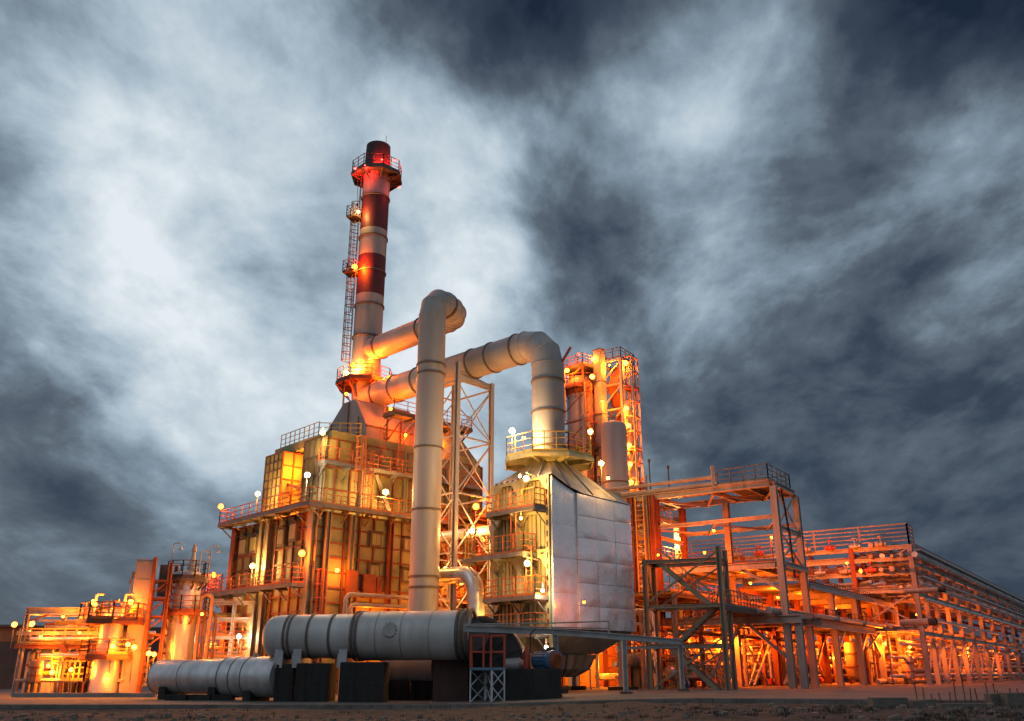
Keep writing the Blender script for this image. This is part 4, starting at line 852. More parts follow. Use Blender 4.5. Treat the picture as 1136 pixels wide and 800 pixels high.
def flight(a0, z0, a1, z1, b0, b1):
    m = M()
    for b in (b0, b1): m.bar(T0(a0, b, z0), T0(a1, b, z1), .07, .3)
    fl = m.build('stair_flight', 'olive', STW); m = M(); n = max(3, int(abs(z1 - z0) / .24))
    for i in range(n): t = (i + .5) / n; c = a0 + (a1 - a0) * t; z = z0 + (z1 - z0) * t; m.fbox(T0, c - .14, c + .14, b0 + .05, b1 - .05, z - .02, z + .02)
    m.build('treads', 'grate', fl); m = M()
    for b in (b0, b1):
        m.bar(T0(a0, b, z0 + 1.0), T0(a1, b, z1 + 1.0), .05); m.bar(T0(a0, b, z0 + .55), T0(a1, b, z1 + .55), .035)
        for i in range(5): t = i / 4; m.bar(T0(a0 + (a1 - a0) * t, b, z0 + (z1 - z0) * t), T0(a0 + (a1 - a0) * t, b, z0 + (z1 - z0) * t + 1.0), .045)
    m.build('handrail', 'olive', fl)
flight(.9, LZ[0], 4.5, LZ[1], 0.1, 1.1); flight(4.6, LZ[1], 1.6, LZ[2] + .1, 1.4, 2.4); flight(1.4, LZ[2], 4.9, .1, .1, 1.1)
for a0_, a1_, z in ((0, .9, LZ[0]), (4.5, TWA, LZ[1]), (0, 1.5, LZ[2])): m = M(); m.fbox(T0, a0_, a1_, .05, TWB - .05, z + .121, z + .17); m.build('landing', 'grate', STW)
m = M()
for z0, z1 in ((LZ[2], LZ[1]), (LZ[1], LZ[0]), (.3, LZ[2])):
    m.bar(T0(0, TWB, z0), T0(TWA, TWB, z1), .1); m.bar(T0(TWA, .1, z0), T0(TWA, TWB - .1, z1), .1); m.bar(T0(0, .1, z1), T0(0, TWB - .1, z0), .1)
m.bar(T0(.1, -.05, LZ[1] + .3), T0(TWA, -.05, LZ[0] + .6), .12); m.bar(T0(.1, -.06, .4), T0(TWA, -.06, LZ[2] + .6), .12); m.bar(T0(TWA * 1.0, TWB, LZ[0]), T0(TWA - 1, TWB, LZ[1]), .1)
m.build('diagonal_brace', 'olive', STW)
lb = M(); P5 = lambda u, w, z: T0(TWA + u, w, z)
LBR = thing('link_bridge', 'dark grated bridge linking the stair tower to the portal lower deck', 'walkway', T0(TWA + 2, 1.3, LZ[1]))
m = M(); zb = LZ[1] + .05; m.hexa([T0(TWA - .1, .2, zb - .35), T0(TWA + .1, 2.6, zb - .35), R(-.3, 4.6, zb - .35), R(-.3, 1.6, zb - .35), T0(TWA - .1, .2, zb), T0(TWA + .1, 2.6, zb), R(-.3, 4.6, zb), R(-.3, 1.6, zb)]); m.build('deck', 'darksteel', LBR)
m = M(); m.rail([T0(TWA - .1, .25, zb), R(-.3, 1.7, zb)], 1.1, 3, .7); m.rail([T0(TWA + .1, 2.5, zb), R(-.3, 4.5, zb)], 1.1, 3, .9); m.build('railing', 'olive', LBR)

# ---------------------------------------------------------------- two-storey gallery running back from the portal
GL = thing('pipe_gallery', 'two storey pale steel gallery running back from the tall portal frame', 'pipe rack', R(22, 2, 0))
gp = [12.4, 19.9, 27.6, 36]
for t in gp:
    for b in (0, RD):
        m = M(); m.hcol(R(t, b, 0), R(t, b, 8.3), .5, .08, R.a); c = m.build('column', 'steel' if b == 0 else 'rust', GL); m = M(); m.fbox(R, t - .5, t + .5, b - .5, b + .5, 0, .2); m.build('base_plate', 'concrete', c)
    ib(GL, R(t, .3, 7.9), R(t, RD - .3, 7.9), .25, .4, 'steel', 'cross_beam'); ib(GL, R(t, .3, 5.2), R(t, RD - .3, 5.2), .25, .4, 'steel', 'cross_beam')
for t, s_ in ((12.4, 1), (19.9, 1), (27.6, 1), (27.6, -1)):
    m = M(); m.bar(R(t, 0, 3.0), R(t + 3.0 * s_, 0, 5.0), .2); m.bar(R(t, 0, 7), R(t + 1.2 * s_, 0, 8.2), .15); m.bar(R(t - 6, RD, .5), R(t, RD, 4.8), .16); m.build('knee_brace', 'steel', GL)
for z, h in ((8.45, .45), (5.55, .55)):
    ib(GL, R(RD + .3, -.36, z - h / 2), R(34, -.36, z - h / 2), .3, h, 'greysteel' if z > 7 else 'steel', 'side_girder'); ib(GL, R(RD + .3, RD + .3, z - h / 2), R(34, RD + .3, z - h / 2), .3, h, 'rust', 'side_girder')
    m = M(); m.fbox(R, RD + .3, 34, -.2, RD + .1, z - .14, z); dk = m.build('deck', 'grate', GL)
    m = M(); m.rail([R(RD + .4, -.3, z), R(33.8, -.3, z), R(33.8, RD, z)], 1.05 if z < 7 else .5, 3, 1.4 if z < 7 else .8, .03); m.build('railing', 'rust' if z < 7 else 'darksteel', dk)
for i, (b, r, mm, z, a1) in enumerate(((-1.1, .2, 'pipew', 5.75, 32), (.6, .28, 'galv', 5.95, 36), (1.6, .22, 'pipew', 5.9, 36), (2.8, .34, 'pipeb', 6.0, 36), (4.2, .25, 'pipew', 5.95, 36))):
    pipe([R(-2 if i else 4, b, z), R(a1, b, z)], r, mm, '%s %s pipe along the gallery lower deck, %s from the outer edge' % (['thin', 'medium', 'thin', 'thick', 'medium'][i], {'pipew': 'pale', 'galv': 'grey', 'pipeb': 'brown'}[mm], ORD[i]), 'pipes along the two storey gallery', flange=(.2, .5, .8))
# two silver pipe ends with dark mouths jutting from the racks
for px0, py0, Y0, px1, py1, Y1, r, lab in ((1004, 656, 86, 1047, 651, 84, .24, 'upper silver pipe ending in a dark open mouth by the long rack corner'), (1000, 691, 83, 1037, 687, 81, .30, 'lower silver pipe ending in a dark open mouth under the long rack')):
    p, q = at(px0, py0, Y0), at(px1, py1, Y1); q.z = p.z; t = thing('pipe_stub', lab, 'pipe', p, 'silver pipe ends jutting from the racks')
    m = M(); m.tube([p, q], r, 20); m.build('shell', 'pink', t, 35); dp_ = (q - p).normalized(); m = M(); m.rev(q - dp_ * .9, dp_, [(.4, r + .02), (1.0, r + .03), (1.0, r - .06), (.7, r - .1), (.68, 0)], 20); m.build('mouth', 'black', t, 35)

# ---------------------------------------------------------------- long multi-level pipe rack
L_ = at(1032, 762, 88); LF = Frame(L_.x, 88, 35); LB = [0, 5.6, 11, 17, 23]
LR = thing('pipe_rack', 'long many levelled steel pipe rack running into the distance past the gallery', 'pipe rack', LF(20, 8, 0))
zl = [13.2, 12.1, 10.75, 9.1, 5.5]
cols = [0, 4.2, 9, 15, 21.5, 29, 37, 46, 56, 67, 79, 92, 106, 121]
for i, t in enumerate(cols):
    for b in ((0, 5.6, 11, 17, 23) if i == 0 else (0, 5.6, 11) if i < 9 else (0, 5.6)):
        m = M(); m.hcol(LF(t, b, 0), LF(t, b, 13.4), .46, .08, LF.a); m.build('column', 'pink' if (i == 0 and b < 2) else ('steel' if b == 0 else 'rust'), LR)
for z in zl:
    ib(LR, LF(0, -.0, z) + LF.b * .25, LF(0, 23, z), .3, .42, 'steel', 'front_beam')
    ib(LR, LF(.25, 0, z - .45), LF(125, 0, z - .45), .28, .36, 'steel', 'side_girder'); ib(LR, LF(.25, 5.6, z - .45), LF(125, 5.6, z - .45), .28, .36, 'rust', 'side_girder')
for i, t in enumerate(cols[1:9]):
    for z in zl: ib(LR, LF(t, .3, z - .1), LF(t, 5.3, z - .1), .22, .3, 'steel', 'cross_beam')
for i in range(0, 8):
    t, t2 = cols[i], cols[i + 1]; m = M(); m.bar(LF(t, 0, .5), LF(t2, 0, 4.8), .14); m.bar(LF(t, 0, 9.2), LF(t + (t2 - t) * .4, 0, 10.3), .12); m.bar(LF(t, 0, 11.0), LF(t + (t2 - t) * .4, 0, 12.6), .12); m.bar(LF(t, 0, 3.6), LF(t + 1.2, 0, 5.0), .14); m.build('diagonal_brace', 'steel', LR)
m = M(); m.xbrace(LF(0, .3, 5.9), LF(0, 5.4, 5.9), LF(0, .3, 8.9), LF(0, 5.4, 8.9), .14); m.bar(LF(0, .3, 13), LF(0, 2.4, 11.9), .15); m.bar(LF(0, 5.3, 3.6), LF(0, 3.8, 5.2), .15); m.build('diagonal_brace', 'steel', LR)
m = M(); m.rail([LF(0, 23, 13.45), LF(0, 0, 13.45), LF(2.2, 0, 13.45)], 2.0, 5, 4.2, .075, False); m.build('top_railing', 'pink', LR)
m = M(); m.rail([LF(.3, 16, 10.95), LF(.3, 5, 10.95)], 1.0, 3, .8, .03); m.build('inner_railing', 'rust', LR); m = M(); m.rail([LF(.3, 17, 9.3), LF(.3, 8, 9.3)], 1.0, 3, .6, .03); m.build('inner_railing', 'rust', LR)
m = M(); m.fbox(LF, .4, 60, 5.9, 22.5, 9.2, 9.3); m.build('deck', 'grate', LR)
# rows of pipes on every level of the long rack
wd = {'pipew': 'pale', 'pipeb': 'brown', 'galv': 'grey', 'silverv': 'silver'}
rnd = random.Random(5); nm = ['top', 'second', 'third', 'fourth', 'lowest']
for li, z in enumerate(zl):
    for k in range(5):
        b = .55 + k * 1.05 + rnd.uniform(-.15, .15); r = (.12, .2, .16, .27, .22)[(k + li) % 5]; mm = ('silverv', 'pipew', 'pipeb', 'galv', 'pipew')[(k * 2 + li) % 5]
        s0 = rnd.uniform(-1.6, 1.0)
        pipe([LF(s0, b, z + .06 + r), LF(125, b, z + .06 + r)], r, mm, '%s %s pipe on the %s level of the long rack, %s from its outer face' % ({.12: 'thin', .16: 'slim', .2: 'medium', .22: 'stout', .27: 'thick'}[r], wd[mm], nm[li], ORD[k]), 'pipes running along the long rack', 'process_pipe', 8)
for k, (b, z, r) in enumerate(((-.45, 12.35, .3), (-.4, 9.7, .22), (-.5, 8.2, .16))):
    pipe([LF(-.6 + k, b, z), LF(120, b, z)], r, 'silverv', '%s bright silver pipe hung outside the long rack, %s from the top' % (['thick', 'medium', 'thin'][k], ORD[k]), 'silver pipes along the outer face of the long rack', flange=lin(.05, .95, 12))
for k in range(7):
    z = (9.55, 10.0, 11.2, 11.6, 12.5, 9.9, 11.3)[k]; a = (.7, 1.3, .8, 1.6, 1.0, 2.6, 3.2)[k]; e0 = (2, 4, 1.5, 6, 3, 3, 7)[k]
    pipe([LF(a - (1.8 if k % 2 else 0), e0, z), LF(a, e0 + 1.5, z), LF(a, 23, z)], .13 + .03 * (k % 3), ('pipew', 'silverv', 'pipeb', 'pipew')[k % 4], '%s cross pipe with one bend behind the long rack front face' % ORD[k], 'cross pipes behind the long rack front', bend=.5)
for k, (b, z, w_) in enumerate(((-.75, 12.75, .5), (-.7, 10.2, .45), (-.65, 6.3, .4))):
    m = M(); m.fbox(LF, -.5, 122, b - w_ / 2, b + w_ / 2, z - .02, z); m.fbox(LF, -.5, 122, b - w_ / 2 - .02, b - w_ / 2 - .003, z - .02, z + .14); m.fbox(LF, -.5, 122, b + w_ / 2 + .003, b + w_ / 2 + .02, z - .02, z + .14)
    single(m, 'cable_tray', 'galv', '%s cable tray running along the outer face of the long rack' % ('top', 'middle', 'lowest')[k], 'cable tray', 'cable trays along the long rack')
for k in range(16):
    b = 2 + k * 1.25; z = zl[(k * 2) % 4] + .35; m = M(); p = LF(-.5, b, z); q = LF(-.5, b + 1.1, z); m.tube([p, q], .18, 10); m.rev(p.lerp(q, .5), R.b, [(-.22, .3), (-.16, .3), (-.15, .24), (.15, .24), (.16, .3), (.22, .3)], 12); m.tube([p.lerp(q, .5), p.lerp(q, .5) + UP * .7], .05, 6); m.rev(p.lerp(q, .5) + UP * .7, UP, [(0, .25), (.05, .28), (.1, .25)], 12)
    single(m, 'valve', ('pipew', 'motorred', 'galv')[k % 3], 'valve with a handwheel on the front beams of the long rack', 'valve', 'valves on the long rack front')
SCN = thing('cooler_screen', 'long pinkish grey screen wall on top of the long pipe rack', 'screen', LF(60, 3, 13.5))
m = M(); m.fbox(LF, 6, 120, 1.2, 1.32, 13.5, 14.6); m.build('screen_panel', 'screen', SCN); m = M(); m.fbox(LF, 6.02, 119.9, 5.0, 5.1, 13.5, 14.5); m.build('rear_panel', 'screen', SCN)
m = M()
for i in range(58): m = M(); m.bar(LF(6 + i * 2, 1.1, 13.2), LF(6 + i * 2, 1.1, 14.2 if i % 3 == 0 else 13.8), .06); m.build('post', 'darksteel', SCN)
# ---------------------------------------------------------------- glowing plant behind and under the racks
rnd = random.Random(21)
SH = thing('pump_house', 'long low ochre shed wall glowing behind the pipework under the racks', 'building', R(20, 18, 0))  # added behind the pipework to close gaps and bounce orange light
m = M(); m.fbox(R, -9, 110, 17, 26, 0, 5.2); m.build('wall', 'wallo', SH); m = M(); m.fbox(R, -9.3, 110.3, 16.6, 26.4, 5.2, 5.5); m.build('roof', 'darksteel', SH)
for i in range(16):
    m = M(); a = -7 + i * 7.3; m.fbox(R, a, a + 2.2, 16.9, 16.997, .1, 3.0); d = m.build('door', 'rust' if i % 3 else 'darksteel', SH)
    m = M(); m.fbox(R, a + 1.9, a + 2.05, 16.85, 16.897, 1.2, 1.4); m.build('handle', 'galv', d)
def exchanger(a, b, L, r, z, label, along='a', mm='silverv'):
    d = R.a if along == 'a' else R.b; p = R(a, b, z); q = p + d * L; t = thing('heat_exchanger', label, 'heat exchanger', R(a, b, 0), 'heat exchangers under the racks')
    m = M(); m.rev(p, d, [(-.35, .05), (-.3, r * .6), (-.1, r * .95), (0, r), (L, r), (L + .02, r * 1.15), (L + .15, r * 1.15), (L + .17, r), (L + .7, r), (L + .8, r * .5)], 20); s_ = m.build('shell', mm, t, 35)
    for k in (.2, .8):
        m = M(); c = p + d * L * k; m.bar(V((c.x, c.y, 0)), V((c.x, c.y, z - r * .8)), .3, r * 1.6, d); m.build('saddle', 'darksteel', t)
        m = M(); m.tube([c + UP * r * .9, c + UP * (r + .7)], .14, 8); m.rev(c + UP * (r + .6), UP, [(0, .26), (.1, .26)], 12); m.build('nozzle', mm, t)
exchanger(-3, 8.5, 4.5, .55, 1.5, 'single orange lit exchanger low behind the stair tower foot'); exchanger(3.5, 7.5, 5, .6, 2.9, 'exchanger at mid height just inside the tall portal columns', 'a', 'pipew')
exchanger(12, 8, 5.5, .7, 1.6, 'thick exchanger standing behind the first gallery columns'); exchanger(20, 7.6, 4.5, .5, 1.3, 'slim exchanger low between the middle gallery columns', 'a', 'pipew'); exchanger(30, 8.2, 5, .65, 2.7, 'raised exchanger at the far end of the gallery')
exchanger(-6.5, 10, 3.4, .5, 2.4, 'short exchanger glowing just behind the hopper of the silver box', 'a', 'pipew')
def vessel(p, r, h, label, mm='pipew', legs=False, group=None, name='process_vessel', rings=2):
    t = thing(name, label, 'vessel', p, group); p = V(p); z0 = .8 if legs else .1
    m = M(); m.rev(p + UP * z0, UP, [(0, r * (.55 if legs else 1)), (r * .25, r * .92 if legs else r), (r * .45, r), (h - z0 - r * .45, r), (h - z0 - r * .2, r * .9), (h - z0, r * .4)], 28); m.build('shell', mm, t, 40)
    for k in range(rings): m = M(); m.band(p + UP * (z0 + (h - z0) * (k + 1) / (rings + 1)), UP, r, .12, .05, 28); m.build('band', 'rust', t, 40)
    m = M(); m.tube([p + UP * h, p + UP * (h + .6)], r * .18, 10); m.rev(p + UP * (h + .5), UP, [(0, r * .3), (.1, r * .3)], 12); m.build('nozzle', mm, t, 40)
    if legs:
        for k in range(4): c = p + V((math.cos(k * 1.571 + .6), math.sin(k * 1.571 + .6), 0)) * r * .85; m = M(); m.bar(V((c.x, c.y, 0)), V((c.x, c.y, 1.6)), .16); m.build('leg', 'darksteel', t)
    else: m = M(); m.rev(p, UP, [(0, r * 1.15), (.1, r * 1.15)], 24); m.build('base_ring', 'concrete', t)
    return t
vessel(R(-1.5, 8.2, 0), .85, 3.4, 'pale upright drum behind the lowest flight of the stair tower', 'boxw', True)
vessel(R(6.5, 9.5, 0), .7, 4.6, 'tall slim orange drum behind the portal lower girder', 'pipew'); vessel(R(16, 9.8, 0), .9, 4.4, 'fat upright drum behind the gallery columns', 'silverv', True); vessel(R(25, 9.5, 0), .7, 4.9, 'upright drum below the gallery lower deck near the far columns', 'pipew')
vessel(LF(5, 8, 0), .8, 4.6, 'upright drum just inside the long rack corner', 'pipew', True); vessel(LF(17, 8.5, 0), .9, 4.2, 'squat upright drum further along under the long rack', 'silverv', True)
for i in range(12):                                  # pumps
    a, b = (-5, 1, 5, 9, 14.5, 18, 23, 29)[i] if i < 8 else (3, 11, 20, 33)[i - 8], 6.6 if i < 8 else 4.0
    FF = R if i < 8 else LF; t = thing('pump', 'pump set on a concrete plinth among the glowing pipework under the racks', 'pump', FF(a, b, 0), 'pumps under the racks')
    m = M(); m.fbox(FF, a - .9, a + .9, b - .4, b + .4, 0, .4); m.build('plinth', 'concrete', t); m = M(); m.rev(FF(a - .85, b, .75), FF.a, [(0, .25), (.05, .3), (.8, .3), (.85, .15), (1.1, .1), (1.15, .34), (1.45, .34), (1.5, .2)], 16); m.build('casing', ('blue', 'motorred', 'pipew')[i % 3], t, 40)
    m = M(); m.tube(fillet([FF(a + .5, b, .9), FF(a + .5, b, 2.4), FF(a + .5, b + 2, 2.4)], .3), .12, 8); m.build('discharge_pipe', 'pipeb', t, True)
for i in range(80):                                  # risers
    FF = R if i < 40 else LF
    a = rnd.uniform(-9, 34) if i < 40 else rnd.uniform(0, 75); b = rnd.uniform(6.2, 15) if i < 40 else rnd.uniform(1.5, 7); h = rnd.uniform(3.2, 7.6); r = rnd.choice((.08, .1, .13, .18)); dd_ = rnd.choice((1, -1)) * rnd.uniform(.8, 3)
    pts = [FF(a, b, .05), FF(a, b, h), FF(a + dd_, b, h)] if i % 3 else [FF(a, b, .05), FF(a, b, h), FF(a, b + abs(dd_), h)]
    if i % 4 == 0: pts += [pts[-1] - UP * rnd.uniform(1, 2.5)]
    pipe(pts, r, rnd.choice(('pipew', 'pipew', 'pipeb', 'galv', 'silverv')), 'upright riser pipe with a bent top among the glowing pipework under the racks', 'riser pipes under the racks', 'riser_pipe', 8, .35)
k = 0
for z in (1.2, 2.1, 3.0, 3.9, 4.6):
    for b in (7.0, 9.2, 11.6, 14):
        r = rnd.choice((.1, .14, .2, .26)); a0_ = rnd.uniform(-6, 2); pipe([R(a0_, b + rnd.uniform(-.3, .3), z), R(rnd.uniform(30, 60), b, z)], r, rnd.choice(('pipew', 'pipew', 'pipeb', 'silverv')), 'long level pipe under the racks, %s tier up in the %s bank from the front' % (ORD[int(round((z - 1.2) / .9))], ORD[int((b - 6.5) / 2.2)]), 'long pipes under the racks', 'process_pipe', 8)
FW = thing('fire_wall', 'ochre fire wall standing lengthwise under the long rack and glowing orange', 'wall', LF(60, 7.5, 0))  # backing added to fill the view under the rack with orange lamplight
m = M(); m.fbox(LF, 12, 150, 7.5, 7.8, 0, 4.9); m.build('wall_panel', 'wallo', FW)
for i in range(28): m = M(); m.fbox(LF, 12 + i * 4.9, 12.25 + i * 4.9, 7.38, 7.497, 0, 4.9); m.build('pilaster', 'rust', FW)
for k in range(15):
    z = (.7, 1.2, 1.7, 2.3, 2.9, 3.5, 4.1, 4.6)[k % 8]; b = (1.6, 3.0, 4.6)[k % 3]
    pipe([LF(rnd.uniform(-3, 6), b + rnd.uniform(-.3, .3), z), LF(rnd.uniform(60, 120), b, z)], rnd.choice((.1, .14, .18, .24)), rnd.choice(('pipew', 'silverv', 'pipeb', 'pipew')), 'low pipe under the long rack, %s tier from the ground in its %s row inward' % (ORD[k % 8], ORD[k % 3]), 'low pipes under the long rack', 'process_pipe', 8)
for k in range(7): exch = (4, 11, 18, 26, 35, 45, 57)[k]; vessel(LF(exch, 2.6 + (k % 2) * 1.8, 0), (.55, .7, .5)[k % 3], (3.2, 2.6, 4.0)[k % 3], '%s small drum under the long rack going back from its near corner' % ORD[k], ('pipew', 'silverv', 'yellow')[k % 3], k % 2 == 0, 'small drums under the long rack')
# inner steel frame carrying them
IF_ = thing('inner_frame', 'rust red inner steel frame standing in the glow behind the portal and gallery', 'steel frame', R(12, 10, 0))
for i, a in enumerate(lin(-6, 48, 12)):
    for b in (6.4, 10.4, 15):
        m = M(); m.hcol(R(a, b, 0), R(a, b, 7.2), .28, .05, R.a); m.build('column', 'rust' if (i + int(b)) % 3 else 'steel', IF_)
    for z in (1.0, 1.9, 2.8, 3.7, 4.4, 7.0): ib(IF_, R(a, 6.5, z), R(a, 14.9, z), .14, .16, 'rust') if (z > 4 or i % 2) else None
for b in (6.4, 10.4, 15):
    for z in (4.4, 7.1): ib(IF_, R(-6, b, z), R(48, b, z), .2, .28, 'rust', 'long_beam')
m = M()
for i, a in enumerate(lin(-6, 43, 11)):
    if i % 2: m.bar(R(a, 6.3, .3), R(a + 5, 6.3, 4.3), .1); m.bar(R(a + 5, 6.28, .3), R(a, 6.28, 4.3), .1)
m.build('x_bracing', 'steel', IF_)
m = M(); m.fbox(R, -6, 30, 6.6, 14.8, 7.3, 7.4); dk = m.build('deck', 'grate', IF_); m = M(); m.rail([R(-6, 6.7, 7.4), R(30, 6.7, 7.4)], 1.1, 3, 1.5, .03); m.rail([R(-6, 14.6, 7.4), R(30, 14.6, 7.4)], 1.1, 3, 1.5, .03); m.build('railing', 'orange', dk)
# process block between the silver box and the portal: stacked pipes, platforms
PB2 = thing('process_tower', 'crowded yellow lit steel tower of platforms against the silver box edge', 'tower', R(4, 15.5, 0))
for a in (1.5, 7):
    for b in (11.8, 17.5): m = M(); m.hcol(R(a, b, 0), R(a, b, 15.2), .36, .07, R.a); m.build('column', 'steel', PB2)
for z in (4.4, 7.8, 11, 14.6):
    m = M(); m.fbox(R, 1.2, 7.3, 11.5, 17.8, z - .12, z); dk = m.build('deck', 'grate', PB2); m = M(); m.rail([R(1.3, 11.6, z), R(1.3, 17.7, z)], 1.1, 3, .9, .035); m.rail([R(1.3, 11.6, z), R(7.2, 11.6, z)], 1.1, 3, .9, .035); m.build('railing', 'yellow', dk)
    m = M(); m.ibeam(R(1.2, 11.4, z - .25), R(1.2, 17.9, z - .25), .2, .34, .05); m.ibeam(R(1.2, 11.4, z - .25), R(7.4, 11.4, z - .25), .2, .34, .05); m.build('edge_beam', 'steel', PB2)
for z0, z1 in ((4.4, 7.4), (7.8, 10.6), (11, 14.2)): m = M(); m.bar(R(1.2, 11.8, z0), R(1.2, 17.5, z1), .16); m.bar(R(1.2, 17.5, z0), R(1.2, 11.8, z1), .155); m.build('x_bracing', 'steel', PB2)
for i, z in enumerate((8.3, 8.85, 9.4, 10.0, 12.0, 12.6, 13.2, 13.9, 14.5, 15.1)):
    pipe([R(-1.2, 21, z), R(-1.0 - .1 * i, 12.6, z), R(3, 12.4, z)], (.2, .16, .24, .2, .16, .2, .26, .2, .24, .16)[i], ('pipew', 'yellow', 'pipew', 'silverv', 'pipew', 'yellow', 'pipew', 'rust', 'pipew', 'pipeb')[i], '%s of the stacked yellow lit pipes beside the silver box, counted from the bottom' % ORD[i], 'stacked pipes beside the silver box', bend=.6)
vessel(R(4, 14.5, 0) + UP * 0, .9, 6.6, 'upright vessel inside the yellow lit tower beside the silver box', 'silverv')

# service structure in the gap between furnace and silver box
Q = Frame(-3.2, 74, 47)
GS = thing('service_frame', 'orange lit steel frame in the gap between furnace and silver box', 'steel frame', Q(2, 2, 0))
for a in (0, 3, 6):
    for b in (-4, 0, 4): m = M(); m.hcol(Q(a, b, 0), Q(a, b, 15), .26, .05, Q.a); m.build('column', 'rust', GS)
for z in (4, 7.2, 10.5, 14):
    m = M(); m.fbox(Q, -.2, 6.2, -4.2, 4.2, z - .12, z); dk = m.build('deck', 'grate', GS); m = M(); m.rail([Q(-.1, 4.1, z), Q(-.1, -4.1, z), Q(6.1, -4.1, z)], 1.1, 3, .8, .03); m.build('railing', 'orange', dk)
    for b in (-4, 0, 4): ib(GS, Q(-.2, b, z - .25), Q(6.2, b, z - .25), .16, .24, 'rust')
for z0, z1 in ((.3, 3.7), (4, 6.9), (7.2, 10.2), (10.5, 13.7)): m = M(); m.bar(Q(-.05, -4, z0), Q(-.05, 4, z1), .13); m.bar(Q(0, -4.15, z0), Q(6, -4.15, z1), .13); m.bar(Q(-.07, 4, z0), Q(-.07, -4, z1), .12); m.build('bracing', 'rust', GS)
for i in range(14):
    a, b = rnd.uniform(.5, 5.5), rnd.uniform(-3.6, 3.6); z0 = rnd.choice((0, 4, 7.2, 10.5)); h = rnd.uniform(2, 3); pipe([Q(a, b, z0), Q(a, b, z0 + h), Q(a - 1.5, b + rnd.uniform(-1, 1), z0 + h)], rnd.choice((.1, .14, .2)), rnd.choice(('pipew', 'pipeb', 'silverv', 'motorred')), 'bent pipe inside the orange lit frame between furnace and silver box', 'bent pipes in the gap frame', 'bent_pipe', 8, .3)
e0 = at(488, 640, 69); e1 = at(527, 636, 66.5); e1.z = e0.z; pipe([e0, e1, V((e1.x + .3, e1.y - .3, 2.0))], .62, 'silverv', 'shiny silver elbow duct bending down beside the box balconies', None, 'elbow_duct', 28, 1.3)
e0 = at(486, 596, 72); e1 = at(545, 588, 70); pipe([e0, e1], .4, 'silverv', 'silver pipe slanting behind the lattice tower towards the box balconies', None, 'process_pipe', 20)

# ---------------------------------------------------------------- tall columns behind
def Z(px, py, Y): p = at(px, 768, Y); return zof(p.x, p.y, py)
K0 = at(645, 450, 100); K0.z = 0; zt = Z(645, 428, 100)
DCOL = thing('distillation_column', 'round column with glowing top platforms behind the box duct', 'column', K0)
m = M(); m.rev(K0, UP, [(0, 1.7), (zt, 1.7), (zt + .8, 1.5), (zt + 1.2, .6)], 32); m.build('shell', 'slab', DCOL, 40)
zz_ = {k: Z(645, k, 100) for k in (411, 415, 432, 500, 520, 545, 470)}
octdeck(DCOL, K0, 2.5, 1.72, zz_[432], .15, 'rust', 'orange', 'upper_platform', 1.3, 1.4)
m = M(); m.rev(K0 + UP * (zz_[432] - .9), UP, [(0, 1.72), (.4, 2.1), (1.0, 2.1), (1.2, 1.72)], 32); m.build('collar', 'rust', DCOL, 30)
m = M(); G = Frame(K0.x, K0.y, 47); m.fbox(G, -1.9, 1.9, -2.1, 2.1, zz_[411] - .2, zz_[411]); tp_ = m.build('top_deck', 'grate', DCOL); m = M(); m.rail([G(-1.9, -2.1, zz_[411]), G(1.9, -2.1, zz_[411]), G(1.9, 2.1, zz_[411]), G(-1.9, 2.1, zz_[411])], 1.2, 3, 1.0, .045, close=True); m.build('railing', 'orange', tp_)
m = M(); 
for a in (-1.8, 1.8):
    for b in (-2, 2): m.bar(G(a, b, zz_[432]), G(a, b, zz_[411] - .2), .18)
m.bar(G(-1.8, -2, zz_[432]), G(1.8, -2, zz_[411] - .3), .12); m.bar(G(-1.8, 2, zz_[432]), G(-1.8, -2, zz_[411] - .3), .12); m.build('head_frame', 'orange', DCOL)
for k in (500, 545): octdeck(DCOL, K0, 2.9, 1.72, zz_[k], .2, 'darksteel', 'orange', 'ring_platform', 1.2, 1.5)
ladder(DCOL, K0 + V((.7, -2.2, zz_[545])), K0 + V((.7, -2.2, zz_[432])), V((1, 0, 0)), V((0, -1, 0)), 'orange')
pl_ = at(661, 470, 99); m = M(); m.tube([K0 + V((-2, -1.2, zz_[415])), K0 + V((-2, -1.2, zz_[470]))], .12, 8); m.tube(fillet([K0 + V((2.3, -1.4, zz_[411])), K0 + V((2.3, -1.4, 6))], .3), .16, 8); m.tube([K0 + V((.2, -2.6, zz_[432])), K0 + V((.2, -2.6, 10))], .1, 8); m.build('side_pipe', 'pink', DCOL)
m = M(); m.tube([K0 + V((-.3, 0, zz_[411])), K0 + V((-.3, 0, Z(645, 393, 100)) )], .06, 6); m.build('mast', 'darksteel', DCOL)
for k, (a, b) in enumerate(((2.6, -2.6), (2.6, 2.6), (-2.6, 2.6), (-2.6, -2.6))):
    m = M(); m.bar(G(a, b, 0), G(a, b, zz_[470]), .26); m.build('frame_post', 'steel', DCOL)
for z in lin(6, zz_[470] - .5, 6):
    m = M()
    for (a, b), (a2, b2) in zip(((2.6, -2.6), (2.6, 2.6), (-2.6, 2.6), (-2.6, -2.6)), ((2.6, 2.6), (-2.6, 2.6), (-2.6, -2.6), (2.6, -2.6))): m.bar(G(a, b, z), G(a2, b2, z), .18); m.bar(G(a, b, z), G(a2, b2, z + 3), .1)
    m.build('frame_tie', 'rust', DCOL)
K1 = at(666, 430, 98); K1.z = 0; za, zb2 = 0, Z(666, 388, 98)
SLB = thing('square_duct', 'pale square riser duct standing between the two glowing towers', 'duct', K1); G1 = Frame(K1.x, K1.y, 47)
m = M(); m.fbox(G1, -.45, .45, -.55, .55, 0, zb2); m.build('shaft', 'slab', SLB)
m = M()
for z in lin(2, zb2 - .1, 9): m.fbox(G1, -.5, .5, -.6, .6, z - .06, z + .06)
m.build('flange', 'ductband', SLB)
